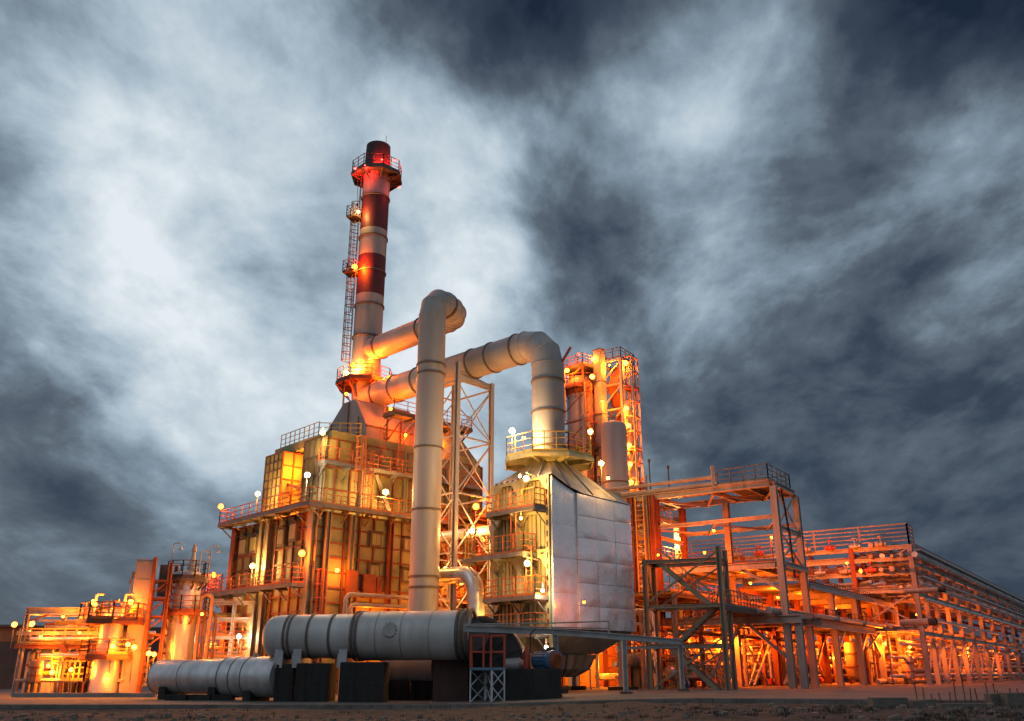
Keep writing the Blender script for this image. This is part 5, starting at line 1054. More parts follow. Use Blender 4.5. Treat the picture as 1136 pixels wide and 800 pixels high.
K2 = at(684, 430, 99); K2.z = 0; G2 = Frame(K2.x, K2.y, 35); zt2 = Z(683, 403, 99)
STT = thing('stair_tower', 'tall narrow lattice tower with orange lit stairs behind the silver box', 'tower', K2)
for a in (-1.6, 1.6):
    for b in (-1.5, 1.5): m = M(); m.hcol(G2(a, b, 0), G2(a, b, zt2), .3, .06, G2.a); m.build('leg', 'steel', STT)
lvz = lin(12, zt2 - .2, 8)
for i, (z0, z1) in enumerate(zip(lvz, lvz[1:])):
    m = M()
    for a, b, a2, b2 in ((-1.6, -1.5, 1.6, -1.5), (1.6, -1.5, 1.6, 1.5), (1.6, 1.5, -1.6, 1.5), (-1.6, 1.5, -1.6, -1.5)): m.bar(G2(a, b, z1), G2(a2, b2, z1), .2); m.bar(G2(a, b, z0), G2(a2, b2, z1 - .1), .12)
    m.build('bracing', 'pink', STT)
    m = M(); m.bar(G2(-1.2 if i % 2 else 1.2, 0, z0), G2(1.2 if i % 2 else -1.2, 0, z1), 1.2, .14, G2.b); m.fbox(G2, *((.9, 1.6) if i % 2 else (-1.6, -.9)), -1.4, 1.4, z1 - .08, z1); m.build('flight', 'rust', STT)
m = M(); m.rail([G2(-1.7, -1.6, zt2), G2(1.7, -1.6, zt2), G2(1.7, 1.6, zt2), G2(-1.7, 1.6, zt2)], 1.2, 3, 1.2, .05, close=True); m.build('railing', 'darksteel', STT)
K3 = at(702, 470, 98); K3.z = 0; G3 = Frame(K3.x, K3.y, 35); zt3 = Z(701, 398, 98)
LT3 = thing('ladder_tower', 'slim tower with a string of dazzling orange lamps behind the portal', 'tower', K3)
for a in (-.7, .7):
    for b in (-.6, .6): m = M(); m.bar(G3(a, b, 0), G3(a, b, zt3), .2); m.build('leg', 'steel', LT3)
m = M()
for z in lin(4, zt3, 18): m.bar(G3(-.7, -.6, z), G3(.7, -.6, z), .12); m.bar(G3(-.7, -.6, z), G3(-.7, .6, z), .12); m.bar(G3(.7, -.6, z), G3(.7, .6, z), .12)
for z0, z1 in zip(lin(4, zt3, 9), lin(4, zt3, 9)[1:]): m.bar(G3(-.7, -.6, z0), G3(.7, -.6, z1), .08); m.bar(G3(-.7, .6, z0), G3(-.7, -.6, z1), .08)
m.build('bracing', 'orange', LT3); m = M(); m.ladder(G3(-.2, .5, 1), G3(-.2, .5, zt3), G3.a, .6, .4, .04); m.build('ladder', 'yellow', LT3)
for z in (Z(701, 545, 98), Z(701, 500, 98), Z(701, 432, 98)): m = M(); m.fbox(G3, -.75, .75, -.65, .65, z - .08, z); m.build('landing', 'rust', LT3)
m = M(); m.fbox(G3, -.69, .69, .3, .36, 6, zt3 - 6); m.build('back_plate', 'slab', LT3)
K4 = at(682, 510, 96); K4.z = 0; vessel(K4, 1.45, Z(682, 468, 96), 'smooth pale grey round column just above the silver box roof', 'duct', name='storage_column', rings=3)
m = M(); rr = at(711, 540, 97); m.rev(rr, V((.3, -1, 0)), [(0, .5), (.3, .5), (.32, .3)], 16); m.tube([rr + V((.1, 0, 0)), rr + V((-1, .3, 0))], .1, 6); single(m, 'round_junction', 'motorred', 'small red round box fixed beside the lamp tower', 'junction box')
# ---------------------------------------------------------------- process area at the left
Fl = Frame
PN = at(150, 772, 66.5); PN.z = 0
TPN = thing('slab_stack', 'tall flat slab shaped shaft lit orange at its foot', 'shaft', PN)
zt = Z(160, 620, 66.5); N_ = Frame(at(131, 772, 66.5).x, 66.5, 72)
m = M(); m.fbox(N_, 0, 1.2, 0, 1.2, 0, zt); m.build('shaft_panel', 'slab', TPN); m = M()
for a in (1.3, ): m.bar(N_(a, -.1, 0), N_(a, -.1, zt + .15), .2, .3); 
m.build('edge_post', 'rust', TPN)
m = M()
for z in lin(1.5, zt - .2, 6): m.fbox(N_, -.03, 1.17, -.03, 1.23, z - .03, z + .03)
m.build('seam', 'slab', TPN)
LTT = thing('lattice_tower', 'rust red lattice tower between slab shaft and ringed round column', 'tower', at(178, 772, 67) * V((1, 1, 0)))
c0 = at(147, 772, 67.2); c1 = at(171, 772, 67.2); zt = Z(180, 624, 67); G5 = Frame(c0.x, 67.2, 82); w = c1.x - c0.x
for a in (0, w):
    for b in (0, 1.8): m = M(); m.hcol(G5(a, b, 0), G5(a, b, zt - (1.2 if a == 0 else 0)), .24, .05, G5.a); m.build('leg', 'rust', LTT)
for z0, z1 in zip(lin(.3, zt - 1.3, 6), lin(.3, zt - 1.3, 6)[1:]):
    m = M(); m.bar(G5(0, 0, z1), G5(w, 0, z1), .14); m.bar(G5(0, 0, z0), G5(w, 0, z1), .1); m.bar(G5(w, 0, z1), G5(w, 1.8, z1), .13); m.bar(G5(w, 1.8, z0), G5(w, 0, z1), .1); m.bar(G5(0, 1.8, z1), G5(w, 1.8, z1), .13); m.build('bracing', 'rust', LTT)
m = M(); m.fbox(G5, .7, 1.3, .2, .9, zt - 2.4, zt - .1); m.build('dark_cabinet', 'darksteel', LTT); ladder(LTT, G5(-.9, -.5, .2), G5(-.2, -.3, 4.6), G5.a, G5.b * -1, 'redrail', False)
KL = at(192, 772, 69.5); KL.z = 0; zc = Z(203, 640, 69.5)
CLM = thing('process_column', 'shiny orange lit round column with two ring platforms beside the rust red lattice', 'column', KL)
m = M(); m.rev(KL, UP, [(0, 1.16), (zc - 2.7, 1.16), (zc - 2.69, 1.1), (zc - .3, 1.1), (zc + .3, .95), (zc + .5, .4)], 36); m.build('shell', 'silverv', CLM, 35)
octdeck(CLM, KL, 1.55, 1.08, zc - .1, .12, 'darksteel', 'darksteel', 'top_platform', 1.2, .9, 10); octdeck(CLM, KL + V((.25, -.1, 0)), 1.7, 1.0, zc - 2.6, .12, 'rust', 'rust', 'ring_platform', 1.1, .9, 10)
m = M(); m.rev(KL + V((.3, 0, zc + .3)), UP, [(0, .42), (.5, .36), (1.0, .2), (1.6, .12), (1.62, .2), (1.7, .2), (2.2, .08)], 14); m.build('top_nozzle', 'pipew', CLM, 40)
for dx, hh in ((-.9, 2.4), (1.3, 1.8), (2.0, 2.2)): m = M(); m.tube(fillet([KL + V((dx, -1.2, zc)), KL + V((dx, -1.2, zc + hh)), KL + V((dx + .6, -1.2, zc + hh)), KL + V((dx + .6, -1.2, zc + hh - .35))], .25), .045, 6); m.rev(KL + V((dx + .6, -1.2, zc + hh - .5)), UP, [(0, .17), (.2, .06)], 10); m.build('lamp_gooseneck', 'galv', CLM)
for a in (.2, 1.4): pipe([KL + V((1.55, -1 + a, .2)), KL + V((1.55, -1 + a, zc - 1.2 - a)), KL + V((2.4, -1 + a, zc - 1.2 - a)), KL + V((2.4, -1 + a, 2))], .13, 'pipeb', '%s pipe looping down beside the shiny ringed column' % ('outer' if a < 1 else 'inner'), 'pipes beside the shiny ringed column', bend=.4)
# frame between the ringed column and the furnace
LFm = thing('pipe_rack', 'orange lit pipe rack between the shiny ringed column and the furnace', 'pipe rack', at(232, 770, 76) * V((1, 1, 0)))
g0 = at(221, 768, 75); G6 = Frame(g0.x, 75, 95)
for a in (0, 2.2, 4.6):
    for b in (0, 3): m = M(); m.hcol(G6(a, b, 0), G6(a, b, 7.0), .26, .05, G6.a); m.build('column', 'steel', LFm)
for z in (2.6, 4.2, 5.6, 6.9):
    for b in (0, 3): ib(LFm, G6(-.4, b, z), G6(5.2, b, z), .2, .3, 'steel')
m = M(); m.xbrace(G6(0, 0, .3), G6(2.2, 0, .3), G6(0, 0, 2.4), G6(2.2, 0, 2.4), .1); m.rail([G6(-.4, -.1, 4.3), G6(5.2, -.1, 4.3)], 1.1, 3, .7, .035); m.rail([G6(-.4, -.1, 2.7), G6(5.2, -.1, 2.7)], 1.1, 3, .7, .035); m.build('railing', 'orange', LFm)
for i, (z, r) in enumerate(((3.0, .16), (3.4, .12), (4.6, .2), (6.0, .16), (7.25, .2))): pipe([G6(-.6, 1, z), G6(6, 1, z)], r, ('pipew', 'yellow')[i % 2], '%s pipe from the ground in the rack between ringed column and furnace' % ORD[i], 'pipes in the rack beside the furnace')
for i, (a, h, r) in enumerate(((1.4, 11.2, .36), (3.3, 9.6, .5))): c = G6(a, 6, 0); m = M(); m.rev(c, UP, [(0, r), (h, r), (h + .01, r * 1.25), (h + .2, r * 1.25)], 16); single(m, 'flue_pipe', 'darksteel', ('slim tall' if i == 0 else 'fatter lower') + ' dark flue pipe rising between the ringed column and the furnace', 'pipe', 'dark flue pipes beside the furnace', 40)
# second vessel with clustered platforms
K5 = at(113, 772, 66.5); K5.z = 0; z5 = Z(119, 682, 66.5)
VS2 = thing('process_column', 'yellow lit round column with a crowded platform on top beside the slab shaft', 'column', K5)
m = M(); m.rev(K5, UP, [(0, 1.0), (2.55, 1.0), (2.56, .82), (z5 - .2, .82), (z5 + .2, .5)], 30); m.build('shell', 'silverv', VS2, 35)
octdeck(VS2, K5, 2.3, .85, z5 - .35, .14, 'rust', 'orange', 'top_platform', 1.1, 0, 8, .045); octdeck(VS2, K5, 1.9, 1.0, 2.75, .14, 'rust', 'orange', 'lower_platform', 1.0, 0, 8, .04)
for i in range(9):
    t = i * .7; c = K5 + V((math.cos(t) * 1.3, math.sin(t) * 1.3, z5 - .3)); m = M(); h = .7 + .5 * (i % 3); m.tube(fillet([c, c + UP * h, c + UP * h + V((.6, -.1, 0))], .2), .1, 7); m.rev(c + UP * h * .5, UP, [(0, .2), (.1, .22), (.2, .2)], 10); m.build('valve_pipe', ('yellow', 'pipew', 'galv')[i % 3], VS2, True)
m = M(); m.tube([K5 + V((.9, 0, z5)), K5 + V((1.0, 0, z5 + 3.1))], .05, 6); m.bar(K5 + V((.9, -.1, z5 + 2.2)), K5 + V((1.15, -.1, z5 + 3.0)), .12); m.build('antenna', 'darksteel', VS2)
K6 = at(54, 770, 68.5); K6.z = 0; VS3 = vessel(K6, .95, Z(54, 720, 68.5) + .2, 'domed silver drum inside the yellow beamed frame', 'silverv', False, None, 'process_vessel', 1)
m = M(); m.tube([K6 + V((-.55, -.75, .3)), K6 + V((-.55, -.75, 3.4))], .12, 8); m.build('side_pipe', 'pipew', VS3)
# open steel frame at far left
g0 = at(12, 772, 66.5); g1 = at(100, 770, 66.5); G7 = Frame(g0.x, 66.5, 88); w7 = g1.x - g0.x; zf = Z(30, 677, 66.5)
FRM = thing('pipe_rack', 'yellow lit steel frame with a heavy top beam by the shed', 'pipe rack', G7(w7 / 2, 2, 0))
for a, b, h in ((.2, 0, zf), (1.7, 2.5, zf), (.0, 2.5, 4), (3.1, 0, 3.9), (4.9, 2.5, zf), (w7 - .3, 0, zf - .2), (w7 - .3, 2.5, zf)):
    m = M(); m.hcol(G7(a, b, 0), G7(a, b, h), .3, .05, G7.a); m.build('column', 'steel', FRM)
for b in (0, 2.5): ib(FRM, G7(.05, b, zf - .05), G7(w7 + 1.5, b, zf - .05), .35, .5, 'steel', 'top_beam')
for a in (.2, 4.9, w7 - .3): ib(FRM, G7(a, .2, zf - .08), G7(a, 2.3, zf - .08), .25, .35, 'steel', 'cross_beam')
for z in (3.5, 2.2):
    m = M(); m.fbox(G7, -.2, w7, -.2, 3.2, z - .1, z) if z > 3 else m.fbox(G7, w7 * .45, w7 + 1, -.2, 1.2, z - .1, z); dk = m.build('deck', 'grate', FRM); m = M(); m.rail([G7(-.1 if z > 3 else w7 * .45, -.1, z), G7(w7 if z > 3 else w7 + 1, -.1, z)], 1.0, 3, .8, .04); m.rail([G7(.1, 3.1, 3.5), G7(w7, 3.1, 3.5)], 1.0, 3, .9, .04); m.build('railing', 'yellow', dk)
ib(FRM, G7(-.3, -.1, 4.2), G7(w7, -.1, 4.2), .2, .25, 'steel'); ib(FRM, G7(-.3, -.1, 3.3), G7(w7, -.1, 3.3), .22, .3, 'rust')
m = M(); m.bar(G7(w7 * .55, -.3, 3.4), G7(w7 * .95, -.3, .2), .1, .3); m.bar(G7(.3, 0, 5), G7(1.7, 0, zf - .3), .12); m.bar(G7(3.2, -.1, 2.5), G7(4.8, -.1, 3.3), .1); m.build('stair_stringer', 'rust', FRM)
rnd = random.Random(8)
for i in range(34):
    a, b = rnd.uniform(.4, w7 - .2), rnd.uniform(.2, 2.9); z0, h = (0, rnd.uniform(1.5, 3.2)) if i % 2 else (3.5, rnd.uniform(.5, 1.4)); s_ = rnd.uniform(-1.2, 1.2)
    pipe([G7(a, b, z0), G7(a, b, z0 + h), G7(a + s_, b, z0 + h)], rnd.choice((.07, .1, .14)), rnd.choice(('yellow', 'pipew', 'pipeb', 'galv')), 'small bent pipe in the yellow lit pipework of the yellow beamed frame', 'small bent pipes in the yellow beamed frame', 'bent_pipe', 7, .2)
for i, (z, b, r) in enumerate(((1.0, -.3, .12), (1.5, .6, .16), (3.8, -.4, .14), (4.6, .8, .2), (5.0, 1.6, .16), (2.7, -.5, .12))):
    pipe([G7(.3 + .3 * i, b, z), G7(w7 + 2.2 - .2 * i, b, z)], r, ('pipew', 'yellow', 'silverv')[i % 3], 'level pipe in the yellow beamed frame, %s in height from the ground' % ORD[[0, 1, 3, 4, 5, 2][i]], 'level pipes in the yellow beamed frame')
for i, (px, hgt, r) in enumerate(((88, 2.6, .5), (100, 2.2, .35), (35, 2.4, .45), (28, 3.0, .28), (140, 2.4, .3))):
    c = at(px, 770, 68 if i != 2 else 66); c.z = 0; vessel(c, r, hgt, ['stout small drum by the yellow ladder frame', 'slim small drum beside the stout drum', 'dull drum behind the outer frame columns', 'narrow tall drum at the frame column by the shed', 'small drum tucked behind the slab shaft foot'][i], ('pipew', 'pipeb', 'pipeb', 'pipew', 'pipew')[i], i % 2 == 0)
SF = thing('small_stair', 'small bright yellow railed stair frame between the domed drum and the round column', 'stair', at(75, 772, 65.5) * V((1, 1, 0)))
c = at(66, 772, 65.5); G8 = Frame(c.x, 65.5, 90); m = M(); m.rail([G8(0, 0, 1.0), G8(1.5, 0, 1.0), G8(1.5, 1.2, 1.0)], 1.3, 3, .4, .06); m.build('railing', 'yellow', SF); m = M(); m.fbox(G8, -.1, 1.6, 0, 1.3, .9, 1.0); m.build('deck', 'grate', SF); m = M()
for x, y in ((0, .05), (1.5, .05), (0, 1.2), (1.5, 1.2)): m.bar(G8(x, y, 0), G8(x, y, .9), .1)
m.build('leg', 'rust', SF)
BKF = thing('pipe_rack', 'dim rust frame of small pipes behind the yellow beamed frame', 'pipe rack', at(95, 768, 73) * V((1, 1, 0)))
g0 = at(40, 768, 73); GB2 = Frame(g0.x, 73, 92); wb = at(150, 768, 73).x - g0.x
for k in range(6):
    m = M(); m.hcol(GB2(wb * k / 5, 0, 0), GB2(wb * k / 5, 0, 5.2), .25, .05, GB2.a); m.build('column', 'rust', BKF)
for z in (1.4, 2.6, 3.8, 5.1): ib(BKF, GB2(0, 0, z), GB2(wb, 0, z), .2, .26, 'rust')
for k in range(10):
    z = (1.7, 2.0, 2.95, 3.3, 4.1, 4.5, 5.4, 1.0, .6, 3.6)[k]; pipe([GB2(-.5, -.35 + .3 * (k % 3), z), GB2(wb + 1, -.35 + .3 * (k % 3), z)], (.1, .15, .12)[k % 3], ('pipew', 'pipeb', 'silverv')[k % 3], '%s pipe in height order on the dim rust frame behind the yellow beamed frame' % ORD[[2, 3, 4, 5, 7, 8, 9, 1, 0, 6][k]], 'pipes on the dim rust frame')
for k in range(22):
    a = rnd.uniform(0, wb); z0 = rnd.choice((0, 2.7)); h = rnd.uniform(1.2, 2.8); pipe([GB2(a, -.8, z0), GB2(a, -.8, z0 + h), GB2(a + rnd.uniform(-1, 1), -.5, z0 + h)], rnd.choice((.07, .1, .14)), rnd.choice(('yellow', 'pipew', 'pipeb', 'galv')), 'small bent pipe in the yellow lit pipework of the yellow beamed frame', 'small bent pipes in the yellow beamed frame', 'bent_pipe', 7, .2)
# low dark kerb frame and far shed
LBF = thing('shed', 'long shed with an orange lit upper wall beyond the yellow beamed frame', 'building', at(0, 765, 92) * V((1, 1, 0)))
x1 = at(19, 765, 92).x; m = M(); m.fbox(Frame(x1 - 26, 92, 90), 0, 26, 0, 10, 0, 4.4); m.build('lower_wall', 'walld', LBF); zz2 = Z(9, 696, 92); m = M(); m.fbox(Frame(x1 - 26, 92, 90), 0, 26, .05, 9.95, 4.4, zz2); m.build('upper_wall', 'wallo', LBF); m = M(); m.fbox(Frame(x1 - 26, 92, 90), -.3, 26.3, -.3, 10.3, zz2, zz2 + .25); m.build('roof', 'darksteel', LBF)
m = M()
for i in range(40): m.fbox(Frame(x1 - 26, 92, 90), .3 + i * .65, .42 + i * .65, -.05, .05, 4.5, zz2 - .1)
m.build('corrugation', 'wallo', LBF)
BW = thing('pipe_sleeper', 'low rust coloured pipe trench wall along the foot of the slab shaft area', 'wall', at(70, 776, 62) * V((1, 1, 0)))
m = M(); m.fbox(Frame(at(12, 776, 62).x, 62, 91), 0, at(172, 776, 62).x - at(12, 776, 62).x, 0, .5, 0, .28); m.build('curb', 'concrete', BW)
# distant low horizon plant behind the left area
HB = thing('distant_works', 'dim low works buildings behind the yellow beamed frame', 'building', at(100, 760, 130) * V((1, 1, 0)))
G9 = Frame(-75, 130, 90)
for i, (a, w_, h) in enumerate(((0, 16, 5), (18, 9, 7.5), (30, 14, 4.4), (46, 8, 6))): m = M(); m.fbox(G9, a, a + w_, 0, 12, 0, h); m.build('hall', 'walld', HB)
# ---------------------------------------------------------------- lit lamps
LP = lambda px, py, Y, *a, **k: lamp(at(px, py, Y), *a, **k)
ab = lambda F_, px, py, off, face: None
def face_at(P, px, py, w):                            # point w metres in front of a face, seen at a pixel
    u = 0
    for _ in range(4):
        z = zof(*P(u, w, 0)[:2], py); lo, hi = -20, 40; s = proj(P(hi, w, z))[0] > proj(P(lo, w, z))[0]
        for _ in range(40):
            m = (lo + hi) / 2
            if (proj(P(m, w, z))[0] < px) == s: lo = m
            else: hi = m
        u = lo
    return P(u, w, z)
FP = lambda P, px, py, w, *a, **k: lamp(face_at(P, px, py, w), *a, **k)
# furnace
LP(245, 562, 77.4, 'orange lamp on the far outer corner of the upper furnace walkway', 'sod', 1500, .28, 1.6)
LP(237, 638, 78.5, 'orange lamp above the little end basket of the lower furnace walkway', 'sod', 1500, .26, 1.2)
FP(PB, 286, 548, .6, 'warm lamp on the upper walkway in front of the far upper furnace cell', 'yel', 1500, .24, 1.5)
lamp(F(2.2, 5.6, 17.9), 'orange lamp high in the bright recess between the two upper furnace cells', 'gold', 3500, .3, face=(-1, .1, -.2)); lamp(F(2.0, 5.2, 14.9), 'second orange lamp low in the recess between the two upper furnace cells', 'gold', 1800, .22, face=(.7, .7, 0))
FP(PB, 341, 527, 1.0, 'white lamp on the near corner of the upper furnace walkway', 'whi', 1600, .26, 1.6)
FP(PU, 358, 480, .9, 'warm lamp just under the furnace roof edge above the orange caged ladder', 'yel', 1600, .24, back=(-.2, .9, .4))
FP(PA, 428, 546, .9, 'white warm lamp on a post of the long upper furnace walkway', 'yel', 2200, .28, 1.8)
FP(PB, 335, 614, 1.0, 'big orange lamp at the near corner of the lower furnace walkway', 'sod', 2600, .3, 1.9); lamp(PA(1.6, 1.2, 8.8), 'orange lamp behind the near furnace corner lighting the long face', 'gold', 900, .22, face=(.5, .6, 0))
FP(PB, 280, 628, .9, 'warm lamp midway along the lower furnace walkway', 'yel', 2000, .26, 1.7)
FP(PB, 265, 706, .9, 'small white lamp at the furnace foot above the silver vessel', 'whi', 900, .22, 3.2); LP(236, 714, 76.5, 'orange lamp in the pipe rack beside the furnace foot', 'sod', 1800, .26, 3)
lamp(PA(4.6, 1.6, 4.6), 'orange lamp low on the furnace long face behind the pale vent pipes', 'gold', 2600, .2, face=(.2, .8, .1)); lamp(PA(9.5, 1.8, 3.6), 'orange lamp low on the furnace long face before the vertical duct', 'sod', 2600, .2, face=(0, .8, .2)); lamp(PA(13.5, 1.6, 8.5), 'orange lamp on the furnace long face beyond the vertical duct', 'gold', 1400, .2, face=(0, .8, .2))
lamp(F(9.3, 1.4, 21.2), 'orange lamp under the service bridge at the chimney foot', 'sod', 1500, .2, face=(.3, .8, .2)); lamp(F(13, 1.0, 21.2), 'orange lamp under the far end of the service bridge', 'sod', 1500, .2, face=(.3, .8, .2))
# chimney
LP(393, 296, 78.6, 'brilliant orange lamp on the middle chimney ladder rest', 'sod', 3200, .34, face=(.8, -.6, 0)); LP(397, 235, 78.7, 'small warm lamp on the top chimney ladder cage', 'yel', 800, .24)
LP(392, 405, 78.0, 'brilliant orange lamp ladder side of the lower chimney platform', 'sod', 4200, .36, .9, face=(.7, .7, -.1)); LP(385, 414, 78.8, 'second smaller lamp at the ladder rail of the lower chimney platform', 'yel', 1500, .24, .6)
LP(433, 420, 77.7, 'brilliant orange lamp on the lower chimney platform by the thick duct', 'sod', 4200, .36, .7, face=(-.4, -.3, -.2))
lamp(S + V((-1.2, -2.6, 25.6)), 'orange lamp hung under the lower chimney platform', 'sod', 1300, .2, face=(.8, -.2, .1)); lamp(S + V((3.2, -4.6, 23.6)), 'orange lamp on the service bridge shining up at the thick duct', 'sod', 1800, .2, face=(.2, -.2, 0))
LP(411, 398, 78.2, 'small orange lamp close against the chimney between the two ducts', 'sod', 1600, .16, face=(.9, -.4, -.2))
for px, py, Y, P, lab in ((394, 187, 78.2, 500, 'red light at the ladder side rail of the chimney top platform'), (437, 178, 79.0, 900, 'red light at the duct side rail of the chimney top platform'), (405, 184, 77.6, 500, 'red light close beside the sooty chimney top'), (443, 208, 78.6, 140, 'red light below the outer edge of the chimney top platform')):
    LP(px, py, Y, lab, 'red', P, .14, group='red lights on the chimney top', face=(.3, .7, 0))
lamp(S + V((.75, -1.95, 50.75)), 'red light in front of the sooty chimney top shining on it', 'red', 1500, .12, face=(-.1, .2, 0), group='red lights on the chimney top')
# silver box
LP(568, 478, 62.6, 'white lamp on a pole beside the octagonal gallery', 'whi', 1200, .26, 1.6); FP(QB, 584, 531, 1.2, 'warm lamp hung over the topmost balcony of the silver box', 'yel', 1500, .26, back=(.7, .7, .3)); lamp(QB(1.4, 1.4, 14.3), 'small warm lamp over the near corner of the top balcony', 'yel', 900, .13)
FP(QB, 585, 625, 1.1, 'warm lamp under the wide middle balcony of the silver box', 'yel', 1500, .26, back=(.7, .7, .3)); FP(QB, 578, 575, .8, 'small warm hanging lamp below the topmost balcony', 'yel', 350, .14, back=(0, 0, .5)); FP(QB, 602, 655, .8, 'small white hanging lamp below the third balcony', 'whi', 350, .15, back=(0, 0, .5)); FP(QB, 606, 718, 1.2, 'small white hanging lamp near the motor under the lowest balcony', 'whi', 200, .15, back=(0, .2, .5))
#LP(601, 538, 58.2, 'warm lamp on the corner post lighting the crumpled silver sheets', 'yel', 350, .12, face=(.6, .5, -.1))
#LP(607, 640, 58.4, 'warm lamp on the box corner post beside the third balcony', 'yel', 300, .12, face=(.6, .5, -.1))
lamp(B(4.6, -1.4, 14.6), 'warm lamp above the silver roof slope', 'yel', 450, .15, face=(.1, .4, -.5)); lamp(DC + V((-1.9, -2.0, 17.6)), 'small warm lamp on the octagonal gallery floor lighting the duct foot', 'yel', 1100, .14, face=(.4, .4, 0))
LP(667, 514, 72, 'bright warm lamp just behind the octagonal gallery', 'yel', 1500, .28, 2); LP(655, 479, 85, 'bright warm lamp on the round column beside the box duct', 'yel', 1600, .32, 2)
LP(648, 668, 58.8, 'sodium lamp low in front of the silver cladding foot', 'sod', 500, .12, face=(.3, .7, .1))
# gap
LP(528, 562, 71.5, 'large orange lamp in the gap between lattice tower and balconies', 'sod', 2000, .32, 2); LP(524, 589, 69.8, 'warm white lamp below the large orange one in the gap', 'yel', 1800, .28, 1.6); LP(494, 632, 69, 'warm lamp just beside the vertical duct in the gap', 'yel', 2000, .28, 2); LP(503, 641, 69.5, 'small warm lamp near the silver elbow duct', 'yel', 900, .16)
lamp(Q(1, 0, 12), 'orange lamp deep inside the gap frame near its top', 'sod', 3000, .2, face=(.2, -.8, 0)); lamp(Q(1.5, 1, 5.6), 'orange lamp deep inside the gap frame near its middle', 'sod', 3200, .2, face=(.2, -.8, 0)); lamp(Q(.5, -1, 2.6), 'orange lamp deep inside the gap frame near the ground', 'sod', 3200, .2, face=(.2, -.8, 0))
LP(541, 693, 66, 'yellow lamp behind the fan at the foot of the balconies', 'yel', 1200, .2)
# columns behind
for i, y in enumerate((403, 453, 472, 494, 515, 535)):
    LP((694, 695, 697, 698, 699, 700)[i], y, 96.4, ['topmost brilliant orange lamp of the ladder tower string', 'second lamp from the top of the ladder tower string', 'third lamp from the top of the ladder tower string', 'fourth lamp from the top of the ladder tower string', 'fifth lamp from the top of the ladder tower string', 'lowest lamp of the ladder tower string above the portal'][i], 'gold', 2300, .42 if i == 0 else .36, face=(.2, 1, 0) if i % 2 else (-.6, 1, 0))
LP(657, 418, 96.5, 'bright orange lamp on the stair tower side of the round column head', 'gold', 2200, .36); LP(629, 411, 97.0, 'orange lamp on the duct side of the round column head', 'gold', 2200, .36, face=(.5, .7, 0)); LP(658, 399, 98.5, 'pale orange lamp on the top deck of the round column', 'gold', 1600, .3)
LP(642, 393, 100, 'small red light on the mast above the round column', 'red', 300, .2, face=(.1, -.7, 0), group='red lights on the columns'); LP(668, 445, 96.2, 'sodium lamp inside the stair tower behind the square duct', 'gold', 2300, .16, face=(.8, .6, 0)); LP(676, 405, 97, 'sodium lamp near the top of the lattice stair tower', 'gold', 2300, .16, face=(.4, .8, 0)); LP(632, 520, 96, 'sodium lamp under the ring platform of the round column', 'gold', 2300, .2)
# beside the box and in the portal
tl = lambda a, b, z, lab, P=3000, kind='sod', R_=.24, face=(-.3, .6, -.1): lamp(R(a, b, z), lab, kind, P, R_, face=face)
tl(.6, 15.0, 13.6, 'orange lamp on the top deck of the yellow lit tower', 3500, 'gold'); tl(.6, 13.2, 10.0, 'orange lamp on the third deck of the yellow lit tower', 4200, 'gold'); tl(.4, 15.6, 9.4, 'second orange lamp on the third deck by the silver box', 4200, 'gold'); tl(.6, 14.0, 6.6, 'orange lamp on the second deck of the yellow lit tower', 3600, 'gold'); tl(.2, 14.6, 3.2, 'orange lamp at ground level of the yellow lit tower', 3600, 'gold'); tl(5.8, 10.9, 12.9, 'warm lamp by the ladder mast inside the portal', 2500, 'yel')
tl(-1.5, 17.5, 3.0, 'orange lamp low behind the silver box hopper', 3600, 'gold'); tl(-4, 12, 2.2, 'orange lamp low between the hopper and the stair tower', 3200, 'gold')
under = [(1.5, 9.8, 3.6), (3.5, 6.4, 4.2), (6, 11, 3.2), (9.5, 7.0, 4.0), (13.5, 10.5, 3.4), (16.5, 6.8, 4.1), (21, 10, 3.3), (24.5, 7, 4.0), (30, 10, 3.5), (34, 6.5, 3.0)]
for i, (a, b, z) in enumerate(under): tl(a, b, z, 'orange lamp in the pipework under portal and gallery, %s behind the stair tower' % ORD[i], 5200, 'sod', .16, face=(0, .8, -.2) if i % 3 else (.1, -.8, 0))
for i, (a, b, z) in enumerate(((2.5, 3.5, 8.4), (8, 3.2, 7.6), (16, 3.4, 7.6), (25, 3.2, 7.6))): tl(a, b, z, 'orange lamp between the two gallery decks, %s going back' % ORD[i], 3200, 'sod', .14)
tl(3, 7.5, 11.2, 'orange lamp on the middle deck inside the portal', 2600, 'sod', .16)
for i, (a, b, z) in enumerate(((2, 4, 4.2), (3, 9, 4.4), (8, 3, 4.0), (14, 8, 4.2), (20, 3, 3.8), (30, 4, 4.0), (42, 3, 4), (55, 4, 4), (70, 3, 4), (90, 3, 4.2))):
    lamp(LF(a, b, z), 'orange lamp under the long pipe rack, %s going back from its near corner' % ORD[i], 'sod', 6000, .16, face=(0, .8, -.2) if i % 2 else (.3, -.8, 0))
for i, (a, b, z) in enumerate(((3, 14, 10.2), (3, 8, 8.0), (5, 19, 10.4), (12, 2.6, 7.4), (30, 2.6, 7.4))): lamp(LF(a, b, z), 'orange lamp inside the upper levels of the long rack, %s counted from its front' % ORD[i], 'sod', 4000, .15, face=(-.4, -.8, -.1))
lamp(LF(-5, 12, 14.5), 'orange lamp on the gallery side lighting the long rack railing', 'sod', 5000, .14, 1.0, face=(.9, .3, 0)); lamp(R(-3.2, 4.0, 12.0), 'pale orange lamp outside the portal lighting its front girder', 'sod', 2600, .14, face=(.4, .4, 0))  # gallery side lamp is added fill for the long rack front
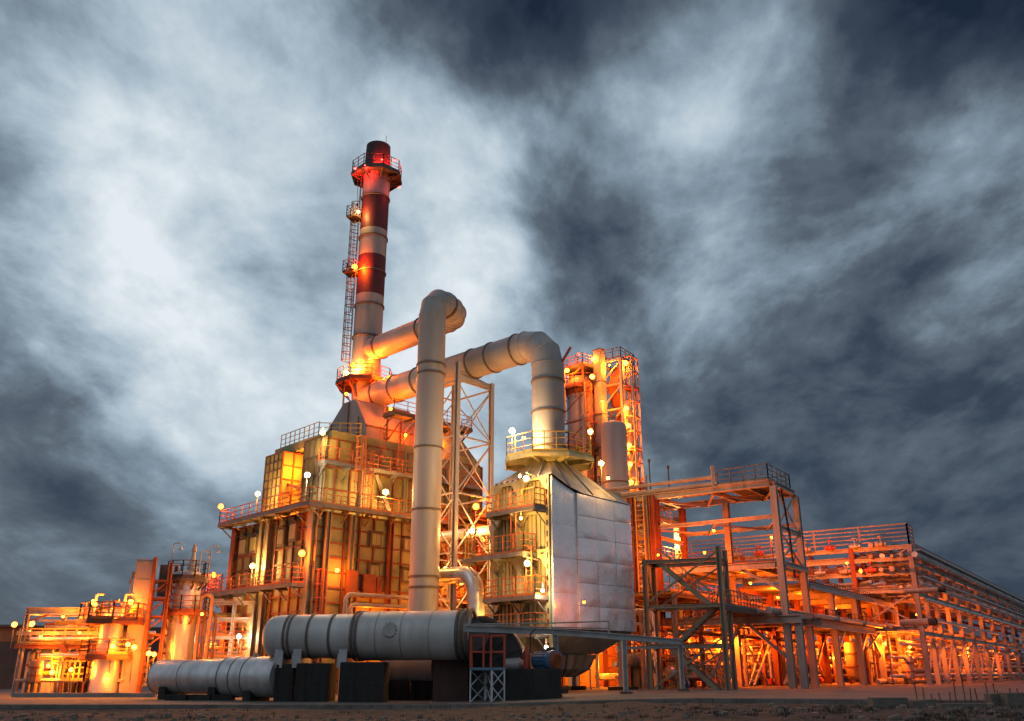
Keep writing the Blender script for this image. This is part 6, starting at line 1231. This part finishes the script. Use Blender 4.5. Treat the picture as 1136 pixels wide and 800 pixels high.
# left plant
for px, py, Y, kind, P, R_, pole, lab in ((104, 668, 66, 'gold', 1050, .24, .9, 'orange lamp on the shed side of the crowded platform of the yellow lit column'), (145, 668, 66.2, 'gold', 1050, .24, .9, 'orange lamp on the crowded platform side facing the slab shaft'), (16, 693, 80, 'gold', 850, .28, 2, 'orange lamp by the far shed'), (35, 692, 69, 'gold', 1050, .28, 1.2, 'large orange lamp behind the outer legs of the yellow beamed frame'), (78, 694, 70, 'gold', 850, .24, 1.4, 'orange lamp beyond the middle of the yellow beamed frame'), (88, 697, 72, 'gold', 850, .24, 1.4, 'second orange lamp beyond the middle of the yellow beamed frame'), (58, 746, 66.6, 'gold', 850, .22, .9, 'orange lamp in front of the domed silver drum'), (79, 743, 65.3, 'gold', 750, .2, 2, 'orange lamp on the small yellow stair frame'), (125, 717, 65, 'gold', 1050, .22, 1.8, 'orange lamp before the shaft of the yellow lit round column'), (142, 715, 65.6, 'gold', 850, .2, 2.2, 'orange lamp beside the slab shaft at mid height'), (149, 718, 65.2, 'gold', 1050, .22, 2.4, 'orange lamp against the slab shaft at mid height'), (165, 725, 66.2, 'gold', 750, .22, 2, 'warm lamp low in the rust red lattice tower'), (171, 726, 66.6, 'gold', 750, .2, 2, 'second warm lamp low in the rust red lattice tower')):
    LP(px, py, Y, lab, kind, P, R_, pole)
for i, (x, y, z) in enumerate(((-40, 66, 2.2), (-36, 69, 4.4), (-33, 66.5, 2.0), (-30, 68, 1.6), (-28.2, 65.4, 5.2), (-26, 70.5, 3), (-23.5, 66.8, 2.2), (-22.3, 66.0, 5.5))):
    lamp((x, y, z), 'orange lamp half hidden in the pipework round the slab shaft, %s from the shed' % ORD[i], 'gold', 1500, .14, face=(.2, .8, 0) if i % 2 else (.5, -.7, 0))
lamp(LF(-4.5, 5, 11.5), 'orange lamp facing the front levels of the long rack from the gallery roof', 'sod', 4200, .14, 1.0, face=(.9, .4, 0)); lamp(R(-3, 9, 10.5), 'orange lamp outside the portal lighting its middle deck edge', 'sod', 2600, .13, face=(.5, .6, 0))  # long rack lamp is added to lift its dark front levels
for i, (px, py, Y, P) in enumerate(((45, 706, 65.2, 900), (88, 702, 65.0, 900), (70, 684, 65.4, 700), (118, 752, 64.8, 600))):  # fill lamps added to brighten the yellow beamed frame and round column
    LP(px, py, Y, ['gold lamp before the upper pipework of the yellow beamed frame by the shed', 'gold lamp before the upper pipework of the yellow beamed frame by the round column', 'gold lamp just under the heavy top beam of the yellow beamed frame', 'gold lamp low before the yellow lit round column'][i], 'gold', P, .12, face=(.1, .9, .1))
